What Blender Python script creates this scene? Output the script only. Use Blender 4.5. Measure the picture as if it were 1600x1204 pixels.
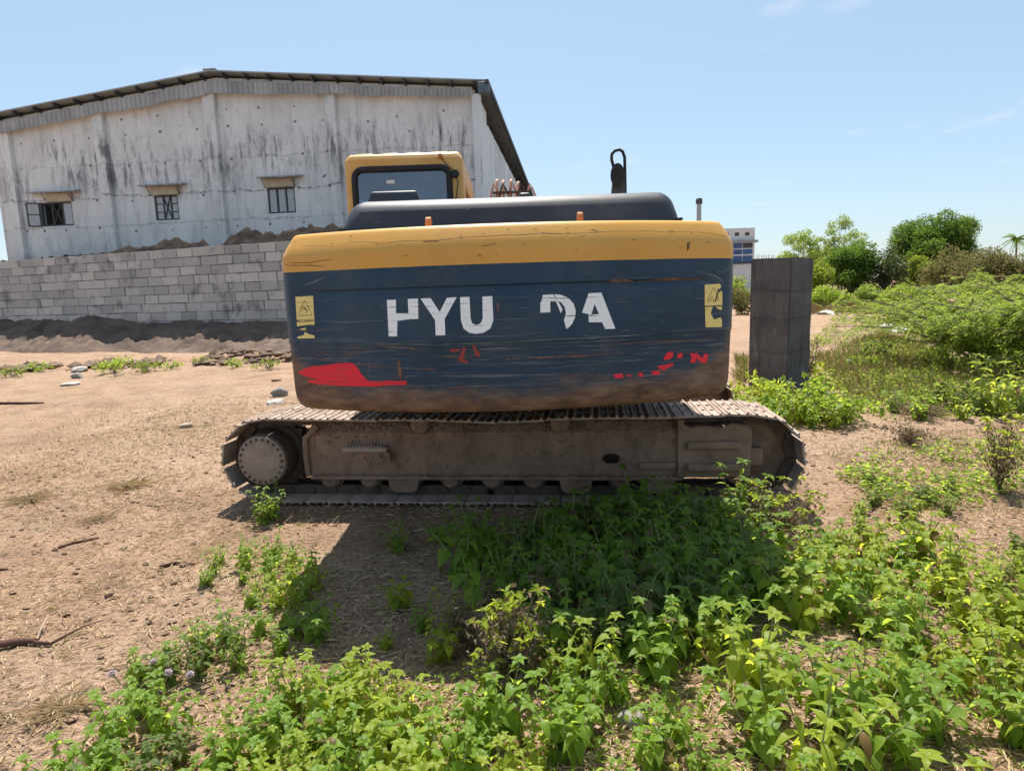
import bpy, bmesh, math, random
import numpy as np
from mathutils import Vector, Matrix, Euler
from mathutils.bvhtree import BVHTree
from mathutils.geometry import tessellate_polygon
rad = math.radians
for o in list(bpy.data.objects): bpy.data.objects.remove(o)
S = bpy.context.scene
COL = S.collection

# ------------------------------------------------------------------ camera
CAM = Vector((0, 0, 1.72)); FPX = 1000.0; PITCH = math.atan(0.15); ROLL = 0.033
CM = Matrix.Rotation(math.pi/2 - PITCH, 3, 'X') @ Matrix.Rotation(-ROLL, 3, 'Z')
cd = bpy.data.cameras.new('camera'); cam = bpy.data.objects.new('camera', cd); COL.objects.link(cam)
cam.location = CAM; cam.rotation_euler = CM.to_euler()
cd.sensor_width = 36; cd.lens = 36*FPX/1600; cd.clip_start = 0.05; cd.clip_end = 3000
S.camera = cam

# ------------------------------------------------------------------ sky, sun, exposure
SUN_EL, SUN_AZ = 63.0, -7.0           # degrees; azimuth clockwise from +Y
w = bpy.data.worlds.new('World'); S.world = w; w.use_nodes = True
wt = w.node_tree; wt.nodes.clear()
def wn(t, **k):
    n = wt.nodes.new(t)
    for a, b in k.items(): setattr(n, a, b)
    return n
sky = wn('ShaderNodeTexSky', sky_type='NISHITA', sun_disc=False, sun_elevation=rad(SUN_EL), sun_rotation=rad(SUN_AZ),
         altitude=50, air_density=1.0, dust_density=0.8, ozone_density=1.0)
tc = wn('ShaderNodeTexCoord'); sp = wn('ShaderNodeSeparateXYZ'); wt.links.new(tc.outputs['Generated'], sp.inputs[0])
zz = wn('ShaderNodeMath', operation='ADD'); wt.links.new(sp.outputs['Z'], zz.inputs[0]); zz.inputs[1].default_value = 0.10
cx = wn('ShaderNodeMath', operation='DIVIDE'); wt.links.new(sp.outputs['X'], cx.inputs[0]); wt.links.new(zz.outputs[0], cx.inputs[1])
cy = wn('ShaderNodeMath', operation='DIVIDE'); wt.links.new(sp.outputs['Y'], cy.inputs[0]); wt.links.new(zz.outputs[0], cy.inputs[1])
cb = wn('ShaderNodeCombineXYZ'); wt.links.new(cx.outputs[0], cb.inputs[0]); wt.links.new(cy.outputs[0], cb.inputs[1])
cn = wn('ShaderNodeTexNoise'); cn.inputs['Scale'].default_value = 1.6; cn.inputs['Detail'].default_value = 6; cn.inputs['Roughness'].default_value = 0.58
wt.links.new(cb.outputs[0], cn.inputs['Vector'])
cr = wn('ShaderNodeValToRGB'); cr.color_ramp.elements[0].position = 0.61; cr.color_ramp.elements[1].position = 0.84
cr.color_ramp.elements[0].color = (0, 0, 0, 1); cr.color_ramp.elements[1].color = (.8, .8, .8, 1)
wt.links.new(cn.outputs['Fac'], cr.inputs[0])
mixw = wn('ShaderNodeMix', data_type='RGBA'); wt.links.new(cr.outputs[0], mixw.inputs[0]); pass
mixw.inputs[7].default_value = (5.0, 5.2, 5.6, 1)
hz = wn('ShaderNodeMix', data_type='RGBA'); hz.inputs[0].default_value = 0.55; wt.links.new(sky.outputs[0], hz.inputs[6]); hz.inputs[7].default_value = (2.35, 3.3, 4.15, 1)   # thin even veil of dry haze
bg = wn('ShaderNodeBackground'); bg.inputs['Strength'].default_value = 0.098
wt.links.new(hz.outputs[2], mixw.inputs[6]); wt.links.new(mixw.outputs[2], bg.inputs['Color'])
wo = wn('ShaderNodeOutputWorld'); wt.links.new(bg.outputs[0], wo.inputs['Surface'])
sl = bpy.data.lights.new('sun', 'SUN'); sl.energy = 4.8; sl.angle = rad(0.53); sl.color = (1, .95, .87)
so = bpy.data.objects.new('sun', sl); COL.objects.link(so)
sd = Vector((math.sin(rad(SUN_AZ))*math.cos(rad(SUN_EL)), math.cos(rad(SUN_AZ))*math.cos(rad(SUN_EL)), math.sin(rad(SUN_EL))))
so.rotation_euler = sd.to_track_quat('Z', 'Y').to_euler(); so.location = (0, 20, 40)
S.view_settings.view_transform = 'Standard'; S.view_settings.look = 'None'
S.view_settings.gamma = 1; S.view_settings.use_curve_mapping = False
S.view_settings.exposure = 0.92

# ------------------------------------------------------------------ helpers: pixels of the photograph (1600 x 1204) to directions
def ray(px, py): return CM @ Vector(((px-800)/FPX, -(py-602)/FPX, -1))
def gz(px, py, z=0.0):
    d = ray(px, py); return CAM + d*((z-CAM.z)/d.z)
def gy(px, py, Y):
    d = ray(px, py); return CAM + d*(Y/d.y)
def hit_plane(px, py, p, n):
    d = ray(px, py); return CAM + d*((p-CAM).dot(n)/d.dot(n))
def sstep(a, b, x):
    t = np.clip((x-a)/(b-a), 0, 1); return t*t*(3-2*t)
def _hash(ix, iy, s):
    h = (ix.astype(np.int64)*374761393 + iy.astype(np.int64)*668265263 + s*982451653) & 0x7fffffff
    h = ((h ^ (h >> 13))*1274126177) & 0x7fffffff
    return ((h ^ (h >> 16)) & 0xffff)/65535.0
def vnoise(x, y, s=0):
    x = np.asarray(x, float); y = np.asarray(y, float)
    ix = np.floor(x); iy = np.floor(y); fx = x-ix; fy = y-iy
    fx = fx*fx*(3-2*fx); fy = fy*fy*(3-2*fy)
    a = _hash(ix, iy, s); b = _hash(ix+1, iy, s); c = _hash(ix, iy+1, s); d = _hash(ix+1, iy+1, s)
    return (a*(1-fx)+b*fx)*(1-fy) + (c*(1-fx)+d*fx)*fy - .5
def fbm(x, y, s=0, o=4):
    r = 0; k = 1.0; q = 1.0
    for i in range(o):
        r = r + vnoise(np.asarray(x)*q, np.asarray(y)*q, s+i)*k; k *= .5; q *= 2.03
    return r

# ------------------------------------------------------------------ helpers: objects
def tag(o, label, cat, group=None, kind=None):
    if label: o['label'] = label
    if cat: o['category'] = cat
    if group: o['group'] = group
    if kind: o['kind'] = kind
    return o
def empty(name, loc, rz=0.0, parent=None):
    o = bpy.data.objects.new(name, None); COL.objects.link(o); o.location = loc; o.rotation_euler = (0, 0, rz)
    o.empty_display_size = .1
    if parent: o.parent = parent
    return o
def link(name, me, parent=None, loc=None, rz=None):
    o = bpy.data.objects.new(name, me); COL.objects.link(o)
    if parent is not None: o.parent = parent
    if loc is not None: o.location = loc
    if rz is not None: o.rotation_euler = (0, 0, rz)
    return o
def np_mesh(name, V, F, mat=None, smooth=False):
    """V (n,3) array, F (m,k) array of equal-sided faces"""
    me = bpy.data.meshes.new(name); V = np.asarray(V, np.float32); F = np.asarray(F, np.int32)
    m, k = F.shape
    me.vertices.add(len(V)); me.vertices.foreach_set('co', V.ravel())
    me.loops.add(m*k); me.loops.foreach_set('vertex_index', F.ravel())
    me.polygons.add(m); me.polygons.foreach_set('loop_start', np.arange(0, m*k, k, dtype=np.int32))
    me.polygons.foreach_set('use_smooth', np.full(m, smooth))
    me.update(calc_edges=True); me.validate()
    if mat: me.materials.append(mat)
    return me
class MB:
    def __init__(s): s.v = []; s.f = []
    def add(s, vs, fs):
        b = len(s.v); s.v += [tuple(p) for p in vs]; s.f += [tuple(b+i for i in f) for f in fs]; return s
    def box(s, x0, x1, y0, y1, z0, z1):
        return s.add([(x0,y0,z0),(x1,y0,z0),(x1,y1,z0),(x0,y1,z0),(x0,y0,z1),(x1,y0,z1),(x1,y1,z1),(x0,y1,z1)],
                     [(0,3,2,1),(4,5,6,7),(0,1,5,4),(1,2,6,5),(2,3,7,6),(3,0,4,7)])
    def hexa(s, p):   # 8 points, same order as box
        return s.add(p, [(0,3,2,1),(4,5,6,7),(0,1,5,4),(1,2,6,5),(2,3,7,6),(3,0,4,7)])
    def prism(s, poly, a, b, axis='x'):
        """poly of 2D points extruded a..b along axis; x: (y,z)  y: (x,z)  z: (x,y)"""
        n = len(poly)
        def P(q, t): return (t, q[0], q[1]) if axis == 'x' else ((q[0], t, q[1]) if axis == 'y' else (q[0], q[1], t))
        vs = [P(q, a) for q in poly] + [P(q, b) for q in poly]
        fs = [tuple(range(n))[::-1], tuple(range(n, 2*n))] + [(i, (i+1) % n, n+(i+1) % n, n+i) for i in range(n)]
        return s.add(vs, fs)
    def tube(s, pts, r, n=8, caps=True):
        pts = [Vector(p) for p in pts]; m = len(pts)
        rs = r if isinstance(r, (list, tuple)) else [r]*m
        prev = None; vs = []; fs = []
        for i, p in enumerate(pts):
            t = (pts[min(i+1, m-1)]-pts[max(i-1, 0)]).normalized()
            if prev is None:
                a = Vector((0, 0, 1)) if abs(t.z) < .9 else Vector((1, 0, 0))
                u = t.cross(a).normalized()
            else:
                u = (prev - t*prev.dot(t)).normalized()
            prev = u; v = t.cross(u)
            for k in range(n):
                a = 2*math.pi*k/n; vs.append(p+(u*math.cos(a)+v*math.sin(a))*rs[i])
        for i in range(m-1):
            for k in range(n):
                fs.append((i*n+k, i*n+(k+1) % n, (i+1)*n+(k+1) % n, (i+1)*n+k))
        if caps: fs += [tuple(range(n))[::-1], tuple(range((m-1)*n, m*n))]
        return s.add(vs, fs)
    def lathe(s, prof, c, axis='y', n=24):
        """prof list of (radius, height along axis)"""
        vs = []; fs = []; m = len(prof)
        for r, h in prof:
            for k in range(n):
                a = 2*math.pi*k/n; u, v = r*math.cos(a), r*math.sin(a)
                vs.append((c[0]+u, c[1]+h, c[2]+v) if axis == 'y' else ((c[0]+u, c[1]+v, c[2]+h) if axis == 'z' else (c[0]+h, c[1]+u, c[2]+v)))
        for i in range(m-1):
            for k in range(n): fs.append((i*n+k, i*n+(k+1) % n, (i+1)*n+(k+1) % n, (i+1)*n+k))
        fs += [tuple(range(n))[::-1], tuple(range((m-1)*n, m*n))]
        return s.add(vs, fs)
    def plate_hole(s, outer, hole, fn, th):
        """outer rect (u0,u1,v0,v1), hole (u0,u1,v0,v1,r) rounded; fn(u,v,depth) -> point"""
        u0, u1, v0, v1 = outer; a0, a1, b0, b1, r = hole
        ring = []
        for cx, cy, st in ((a1-r, b1-r, 0), (a0+r, b1-r, 90), (a0+r, b0+r, 180), (a1-r, b0+r, 270)):
            for k in range(6):
                a = rad(st+k*18); ring.append((cx+r*math.cos(a), cy+r*math.sin(a)))
        n = len(ring); cx, cy = (a0+a1)/2, (b0+b1)/2; out = []
        cor = [(u1, v1), (u0, v1), (u0, v0), (u1, v0)]
        for i, (x, y) in enumerate(ring):
            q, k = divmod(i, 6)
            if k in (2, 3): out.append(cor[q])
            elif k < 2: out.append({0: (u1, y), 1: (x, v1), 2: (u0, y), 3: (x, v0)}[q])
            else: out.append({0: (x, v1), 1: (u0, y), 2: (x, v0), 3: (u1, y)}[q])
        vs = [fn(x, y, 0) for x, y in ring] + [fn(x, y, 0) for x, y in out] + [fn(x, y, th) for x, y in ring] + [fn(x, y, th) for x, y in out]
        fs = []
        for i in range(n):
            j = (i+1) % n
            fs += [(i, n+i, n+j, j), (2*n+i, 2*n+j, 3*n+j, 3*n+i), (i, j, 2*n+j, 2*n+i), (n+i, 3*n+i, 3*n+j, n+j)]
        return s.add(vs, fs)
    def mesh(s, name, mat=None, org=(0, 0, 0), smooth=None):
        me = bpy.data.meshes.new(name)
        me.from_pydata([(a-org[0], b-org[1], c-org[2]) for a, b, c in s.v], [], s.f)
        bm = bmesh.new(); bm.from_mesh(me); bmesh.ops.remove_doubles(bm, verts=bm.verts, dist=1e-5)
        bmesh.ops.recalc_face_normals(bm, faces=bm.faces); bm.to_mesh(me); bm.free()
        if smooth:
            me.polygons.foreach_set('use_smooth', np.ones(len(me.polygons), bool)); me.set_sharp_from_angle(angle=rad(smooth))
        if mat: me.materials.append(mat)
        return me
    def build(s, name, mat, parent=None, org=(0, 0, 0), smooth=None, bevel=0, seg=2, loc=None, rz=None):
        o = link(name, s.mesh(name, mat, org, smooth or (40 if bevel else None)), parent, loc, rz)
        if bevel:
            b = o.modifiers.new('bevel', 'BEVEL'); b.width = bevel; b.segments = seg; b.limit_method = 'ANGLE'; b.angle_limit = rad(35)
        return o

# ------------------------------------------------------------------ helpers: materials
class M:
    def __init__(s, name):
        s.m = bpy.data.materials.new(name); s.m.use_nodes = True; s.t = s.m.node_tree; s.t.nodes.clear()
        s.out = s.t.nodes.new('ShaderNodeOutputMaterial'); s._c = None
    def n(s, typ, ins=None, out=0, **attrs):
        nd = s.t.nodes.new('ShaderNode'+typ)
        for a, b in attrs.items(): setattr(nd, a, b)
        for k, v in (ins or {}).items():
            if isinstance(v, bpy.types.NodeSocket): s.t.links.new(v, nd.inputs[k])
            else:
                if isinstance(v, (tuple, list)) and len(v) == 3 and nd.inputs[k].type == 'RGBA': v = (*v, 1)
                nd.inputs[k].default_value = v
        return nd.outputs[out]
    def co(s, k='Object'):
        if s._c is None: s._c = s.t.nodes.new('ShaderNodeTexCoord')
        return s._c.outputs[k]
    def map(s, v, scale=(1, 1, 1), loc=(0, 0, 0)): return s.n('Mapping', {'Vector': v, 'Scale': scale, 'Location': loc})
    def noise(s, scale, detail=4, rough=.55, v=None, dist=0): return s.n('TexNoise', {'Vector': v or s.co(), 'Scale': scale, 'Detail': detail, 'Roughness': rough, 'Distortion': dist})
    def math(s, op, a, b=0.0, c=0.0, clamp=False): return s.n('Math', {0: a, 1: b, 2: c}, operation=op, use_clamp=clamp)
    def sm(s, v, a, b): return s.n('MapRange', {0: v, 1: a, 2: b, 3: 0.0, 4: 1.0}, interpolation_type='SMOOTHSTEP')
    def ramp(s, f, stops):
        nd = s.t.nodes.new('ShaderNodeValToRGB'); e = nd.color_ramp.elements
        while len(e) < len(stops): e.new(.5)
        for q, (p, c) in zip(e, stops):
            q.position = p; q.color = (c, c, c, 1) if isinstance(c, (int, float)) else (*c, 1)
        s.t.links.new(f, nd.inputs[0]); return nd.outputs[0]
    def mix(s, f, a, b, bt='MIX'): return s.n('Mix', {0: f, 6: a, 7: b}, out=2, data_type='RGBA', blend_type=bt)
    def xyz(s, v): nd = s.t.nodes.new('ShaderNodeSeparateXYZ'); s.t.links.new(v, nd.inputs[0]); return nd.outputs
    def bump(s, h, strength=.4, dist=.02): return s.n('Bump', {'Height': h, 'Strength': strength, 'Distance': dist})
    def pbr(s, col, rough=.8, normal=None, metal=0.0, spec=.3, emit=None):
        i = {'Base Color': col, 'Roughness': rough, 'Metallic': metal, 'Specular IOR Level': spec}
        if normal is not None: i['Normal'] = normal
        return s.n('BsdfPrincipled', i)
    def done(s, sh): s.t.links.new(sh, s.out.inputs['Surface']); return s.m
def plain(name, c, rough=.7, var=.25, scale=6.0, metal=0.0, bump=.15, dirt=None, spec=.3):
    m = M(name); a = m.noise(scale, 6, .6); b = m.noise(scale*7, 3, .6)
    c1 = tuple(x*(1-var) for x in c); c2 = tuple(min(1, x*(1+var)) for x in c)
    col = m.ramp(a, [(.3, c1), (.7, c2)])
    if dirt: col = m.mix(m.sm(m.noise(scale*.6, 7, .65), .48, .66), col, dirt)
    return m.done(m.pbr(col, rough, m.bump(b, bump, .01), metal, spec))
def leafmat(name, c1, c2, tr, tfac=.45, rough=.5, dry=None, dryamt=.12):
    m = M(name)
    geo = m.t.nodes.new('ShaderNodeNewGeometry'); rnd = geo.outputs['Random Per Island']
    oi = m.t.nodes.new('ShaderNodeObjectInfo')
    f = m.math('ADD', m.math('MULTIPLY', rnd, .75), m.math('MULTIPLY', oi.outputs['Random'], .25))
    col = m.mix(f, c1, c2)
    col = m.mix(m.math('MULTIPLY', m.noise(45, 3, .6), .5), col, tuple(x*.55 for x in c1))
    tcol = m.mix(f, tuple(x*.75 for x in tr), tr)
    if dry:
        d = m.math('GREATER_THAN', m.math('FRACT', m.math('MULTIPLY', m.math('ADD', rnd, oi.outputs['Random']), 37.7)), 1-dryamt)
        col = m.mix(d, col, dry); tcol = m.mix(d, tcol, tuple(x*1.2 for x in dry))
    p = m.pbr(col, rough, None, 0, .18)
    t = m.n('BsdfTranslucent', {'Color': tcol})
    return m.done(m.n('MixShader', {0: tfac, 1: p, 2: t}))

# ------------------------------------------------------------------ materials of the setting
def mat_ground():
    m = M('dry soil'); p = m.co()
    big = m.noise(.35, 5, .6); mid = m.noise(2.2, 7, .65); fine = m.noise(38, 6, .7); grit = m.noise(160, 2, .6)
    streak = m.noise(7, 5, .65, v=m.map(p, (1, 3.2, 1)))
    c = m.ramp(mid, [(.28, (.18, .112, .074)), (.5, (.385, .235, .150)), (.72, (.52, .35, .235))])
    c = m.mix(m.sm(big, .38, .62), c, m.ramp(streak, [(.3, (.27, .175, .118)), (.7, (.57, .39, .265))]))
    c = m.mix(m.sm(m.noise(.8, 6, .7, v=m.map(p, loc=(7, 3, 0))), .55, .75), c, (.31, .26, .14))       # thin green-brown cover
    c = m.mix(m.math('MULTIPLY', m.sm(m.noise(.55, 7, .7, v=m.map(p, loc=(11, 5, 0))), .50, .66), .55), c, (.20, .125, .085))   # patches of damp brown soil
    c = m.mix(m.math('MULTIPLY', m.sm(fine, .45, .64), .85), c, (.13, .08, .055))
    c = m.mix(m.math('MULTIPLY', m.sm(grit, .54, .68), .7), c, (.66, .53, .39))
    h = m.math('ADD', m.math('MULTIPLY', fine, .7), m.math('MULTIPLY', streak, .8))
    return m.done(m.pbr(c, .95, m.bump(h, 1.0, .045), 0, .1))
def mat_bank():
    m = M('dark excavated soil')
    a = m.noise(1.3, 7, .7); b = m.noise(14, 6, .7)
    c = m.ramp(a, [(.3, (.10, .071, .056)), (.52, (.165, .12, .095)), (.75, (.235, .18, .145))])
    c = m.mix(m.math('MULTIPLY', m.sm(b, .5, .75), .6), c, (.095, .068, .053))
    return m.done(m.pbr(c, .95, m.bump(b, .8, .06), 0, .1))
def mat_block():
    m = M('grey concrete block'); oi = m.t.nodes.new('ShaderNodeObjectInfo'); r = oi.outputs['Random']
    g = m.n('NewGeometry'); a = m.noise(1.7, 6, .65, v=g); b = m.noise(22, 4, .6, v=g)
    c = m.ramp(r, [(0, (.34, .33, .32)), (.5, (.43, .415, .40)), (.85, (.50, .485, .465)), (1, (.30, .295, .285))])
    c = m.mix(m.math('MULTIPLY', m.sm(a, .52, .7), .75), c, (.12, .12, .125))
    c = m.mix(m.math('MULTIPLY', m.sm(b, .55, .75), .5), c, (.2, .195, .19))
    return m.done(m.pbr(c, .92, m.bump(b, .5, .03), 0, .15))
def mat_plaster():
    m = M('stained whitewashed plaster'); p = m.co(); x, y, z = m.xyz(p)
    a = m.noise(.45, 6, .6); b = m.noise(6, 6, .7)
    c = m.ramp(a, [(.3, (.62, .605, .59)), (.6, (.76, .745, .725)), (.8, (.82, .80, .78))])
    st = m.noise(1, 6, .72, v=m.map(p, (3.2, 1, .55))); st2 = m.noise(1, 5, .7, v=m.map(p, (8, 1, 1.1), (3, 0, 9)))
    zone = m.math('MULTIPLY', m.sm(z, 5.7, 7.1), m.math('SUBTRACT', 1.0, m.sm(m.math('ADD', z, m.math('MULTIPLY', b, 1.2)), 8.4, 9.3)))
    zone = m.math('MULTIPLY', zone, m.sm(m.noise(.33, 4, .6, v=m.map(p, loc=(5, 0, 2))), .33, .55))
    k = m.math('MULTIPLY', m.math('ADD', m.math('MULTIPLY', zone, .95), .28), m.sm(st, .46, .66))
    c = m.mix(k, c, (.22, .22, .225))
    c = m.mix(m.math('MULTIPLY', m.math('ADD', zone, .1), m.sm(st2, .56, .68)), c, (.13, .13, .135))
    c = m.mix(m.math('MULTIPLY', m.sm(m.noise(2.8, 8, .78), .52, .68), .5), c, (.38, .38, .385))
    c = m.mix(m.math('MULTIPLY', m.sm(m.noise(11, 6, .75, v=m.map(p, loc=(1, 4, 3))), .58, .68), .45), c, (.20, .20, .205))
    for z0, am in ((4.9, .45), (6.05, .75), (7.35, .35)):                 # lines between plastering lifts
        wv = m.math('ABSOLUTE', m.math('SUBTRACT', m.math('ADD', z, m.math('MULTIPLY', m.math('SUBTRACT', m.noise(.9, 5, .6), .5), .5)), z0))
        ln = m.math('MULTIPLY', m.math('SUBTRACT', 1.0, m.sm(wv, .01, .07)), m.math('MULTIPLY', m.sm(b, .4, .6), am))
        c = m.mix(ln, c, (.10, .10, .105))
    c = m.mix(m.math('MULTIPLY', m.math('SUBTRACT', 1.0, m.sm(z, 3.3, 4.2)), .4), c, (.33, .31, .29))
    return m.done(m.pbr(c, .9, m.bump(b, .5, .05), 0, .15))
def mat_sheet(name, c, rough=.55):
    m = M(name); p = m.co(); a = m.noise(.9, 6, .65); st = m.noise(1, 5, .7, v=m.map(p, (7, 7, .7)))
    oi = m.t.nodes.new('ShaderNodeObjectInfo')
    col = m.mix(oi.outputs['Random'], tuple(q*.88 for q in c), tuple(q*1.08 for q in c))
    col = m.mix(m.math('MULTIPLY', m.sm(a, .45, .7), .5), col, tuple(q*.55 for q in c))
    col = m.mix(m.math('MULTIPLY', m.sm(st, .55, .7), .5), col, (.10, .09, .08))
    return m.done(m.pbr(col, rough, m.bump(a, .1, .02), .25, .3))
def mat_post():
    m = M('weathered dark concrete'); p = m.co(); x, y, z = m.xyz(p)
    st = m.noise(1, 7, .7, v=m.map(p, (9, 9, 1.2))); a = m.noise(2.4, 6, .65); b = m.noise(45, 5, .7)
    c = m.ramp(a, [(.3, (.085, .08, .08)), (.7, (.165, .155, .152))])
    c = m.mix(m.math('MULTIPLY', m.sm(st, .48, .68), .7), c, (.055, .053, .055))
    c = m.mix(m.math('MULTIPLY', m.sm(m.noise(5, 6, .7, v=m.map(p, (2, 2, .5), (3, 1, 0))), .55, .72), .6), c, (.27, .26, .25))
    for z0 in (.62, 1.12, 1.55):
        wv = m.math('ABSOLUTE', m.math('SUBTRACT', m.math('ADD', z, m.math('MULTIPLY', m.math('SUBTRACT', a, .5), .25)), z0))
        c = m.mix(m.math('MULTIPLY', m.math('SUBTRACT', 1.0, m.math('ADD', m.sm(wv, .004, .03), m.sm(b, .45, .6), clamp=True)), .6), c, (.05, .05, .05))
    return m.done(m.pbr(c, .93, m.bump(m.math('ADD', b, m.math('MULTIPLY', st, 1.5)), .7, .02), 0, .15))
LOAM = plain('dark loam', (.034, .028, .025), .95, .5, 3, bump=1.0, spec=.02)
G_ = mat_ground(); BANK = mat_bank(); BLOCK = mat_block(); PLASTER = mat_plaster()
BARGE = mat_sheet('grey corrugated sheet', (.42, .40, .38)); CLAD = mat_sheet('pale cladding sheet', (.70, .70, .69)); ROOF = mat_sheet('roof sheet', (.36, .37, .35))
DARKSTEEL = plain('dark steel', (.06, .062, .066), .6, .3); MORTAR = plain('mortar', (.10, .10, .098), .95)
BEIGE = plain('beige board', (.50, .41, .29), .8, .15); GREYPANE = plain('grey frosted pane', (.44, .46, .47), .35, .1, bump=.03)
HOODC = plain('concrete hood', (.30, .29, .28), .9, .3); HOLE = plain('damp mortar plug', (.22, .22, .22), .95)

# ------------------------------------------------------------------ ground: one sheet to the horizon
def gh(x, y):
    x = np.asarray(x, float); y = np.asarray(y, float)
    z = .21*sstep(8, 18, y)*sstep(2, -5, x)
    near = 1-sstep(25, 60, np.hypot(x, y))
    z = z + near*(.05*fbm(x*.5, y*.5, 3, 3) + .022*fbm(x*2.3, y*2.3, 11, 3) + .010*fbm(x*9, y*9, 23, 3))
    inside = (1-sstep(2.3, 3.2, np.abs(x)))*(1-sstep(1.9, 2.6, np.abs(y-6.3)))      # the ground pressed flat under the tracks
    z = z*(1-inside) + .0*inside
    for y0 in (8.6, 10.1): z = z - .035*np.exp(-((y-(y0-.05*x))/.17)**2)*sstep(-2.6, -4, x)*(1+.8*fbm(x*3, y*3, 71, 2))
    led = np.exp(-((y-(15.9-.24*(x+6)+.7*fbm(x*.6, 0*x, 5, 2)))/.35)**2)*sstep(-3.5, -5, x)   # low eroded ledge
    return z + led*(.14+.22*fbm(x*2.1, y*2.1, 31, 3))
def ghs(x, y): return float(gh(np.array([x]), np.array([y]))[0])
def axis(lo, hi, c0, c1, d, g=1.12):
    a = list(np.arange(c0, c1+1e-6, d)); s = d
    while a[-1] < hi: s *= g; a.append(a[-1]+s)
    s = d; b = []
    v = c0
    while v > lo: s *= g; v -= s; b.append(v)
    return np.array(b[::-1]+a)
gx = axis(-900, 900, -6.5, 6.5, .05); gyy = axis(-30, 1500, 1.2, 10.5, .045)
X, Y = np.meshgrid(gx, gyy); Z = gh(X, Y)
nx, ny = len(gx), len(gyy); I = np.arange(nx*ny).reshape(ny, nx)
F = np.stack([I[:-1, :-1], I[:-1, 1:], I[1:, 1:], I[1:, :-1]], -1).reshape(-1, 4)
ground = link('ground', np_mesh('ground', np.stack([X, Y, Z], -1).reshape(-1, 3), F, G_, True)); ground['kind'] = 'structure'

# ------------------------------------------------------------------ retaining wall of grey blocks, the bank of dug soil before it, the fill behind it
P0 = gy(0, 408, 24.0); P1 = gy(440, 378, 19.5); P0.z = P1.z = 0
WT = (P1-P0).normalized(); WN = Vector((WT.y, -WT.x, 0)); WTOP = 3.36; CH = .288; BL = .645
wall = empty('block_wall', P0, math.atan2(WT.y, WT.x))
tag(wall, 'long retaining wall of large grey concrete blocks before the whitewashed shed', 'wall')
S0, S1 = -2.6, 15.6
MB().box(S0+.02, S1-.02, .035, .40, .3, WTOP-.03).build('wall_core', MORTAR, wall)
bb = MB(); bb.box(-.5, .5, -.5, .5, -.5, .5)
def chamfer_box(name, mat, ch=(.02, .02, .04)):
    bm = bmesh.new(); vs = []
    a, b, c = ch
    for sx in (-1, 1):
        for sy in (-1, 1):
            for sz in (-1, 1):
                vs.append(bm.verts.new((sx*.5, sy*(.5-b), sz*(.5-c)))); vs.append(bm.verts.new((sx*(.5-a), sy*.5, sz*(.5-c)))); vs.append(bm.verts.new((sx*(.5-a), sy*(.5-b), sz*.5)))
    bmesh.ops.convex_hull(bm, input=vs); me = bpy.data.meshes.new(name); bm.to_mesh(me); bm.free(); me.materials.append(mat); return me
BLKS = []
for q_ in range(7):
    me = chamfer_box('block', BLOCK); rj = random.Random(q_)
    for v in me.vertices:
        v.co.x += rj.uniform(-.012, .012); v.co.y += rj.uniform(-.04, .04); v.co.z += rj.uniform(-.02, .02)
    if q_ % 3 == 0:
        v = me.vertices[rj.randrange(len(me.vertices))]; v.co *= .86
    BLKS.append(me)
rng = random.Random(5)
for r in range(9):
    z = WTOP - CH*(r+.5); s = S0 + (0 if r % 2 else BL/2)
    first = True
    while s < S1-.1:
        L = BL*rng.uniform(.93, 1.07)
        if s+L > S1: L = S1-s
        o = link('block', rng.choice(BLKS), wall)
        o.location = (s+L/2, .10+rng.uniform(-.012, .012), z+rng.uniform(-.006, .006)); o.scale = (L-rng.uniform(.012, .03), .2, CH-rng.uniform(.012, .024))
        o.rotation_euler = (0, rng.uniform(-.006, .006), rng.uniform(-.01, .01)); s += L
# bank in front: strip from the toe to the wall
ss = np.arange(-14, 22, .11); tt = np.linspace(0, 1, 26)
A, B = np.meshgrid(ss, tt)
toe = 2.0+.5*fbm(A*.35, 0*A, 41, 3)
topz = np.interp(A, [-5, 0, 13, 17, 21.9], [1.36, 1.34, .96, .8, .05]) + .22*fbm(A*.45, 0*A, 44, 3)
off = (1-B)*toe - .05
bxw = P0.x + WT.x*A + WN.x*off; byw = P0.y + WT.y*A + WN.y*off
gz0 = gh(bxw, byw)
prof = B**.85
bz = gz0-.06 + (topz-gz0+.06)*prof + (.20*fbm(bxw*1.5, byw*1.5, 47, 4)+.16*fbm(bxw*6, byw*6, 52, 3))*np.sin(np.pi*np.clip(B*.92+.04, 0, 1))**.5
n1, n2 = len(tt), len(ss); I = np.arange(n1*n2).reshape(n1, n2)
F = np.stack([I[:-1, :-1], I[:-1, 1:], I[1:, 1:], I[1:, :-1]], -1).reshape(-1, 4)
o = link('soil_bank', np_mesh('soil_bank', np.stack([bxw, byw, bz], -1).reshape(-1, 3), F, BANK, True)); o['kind'] = 'structure'
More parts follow.
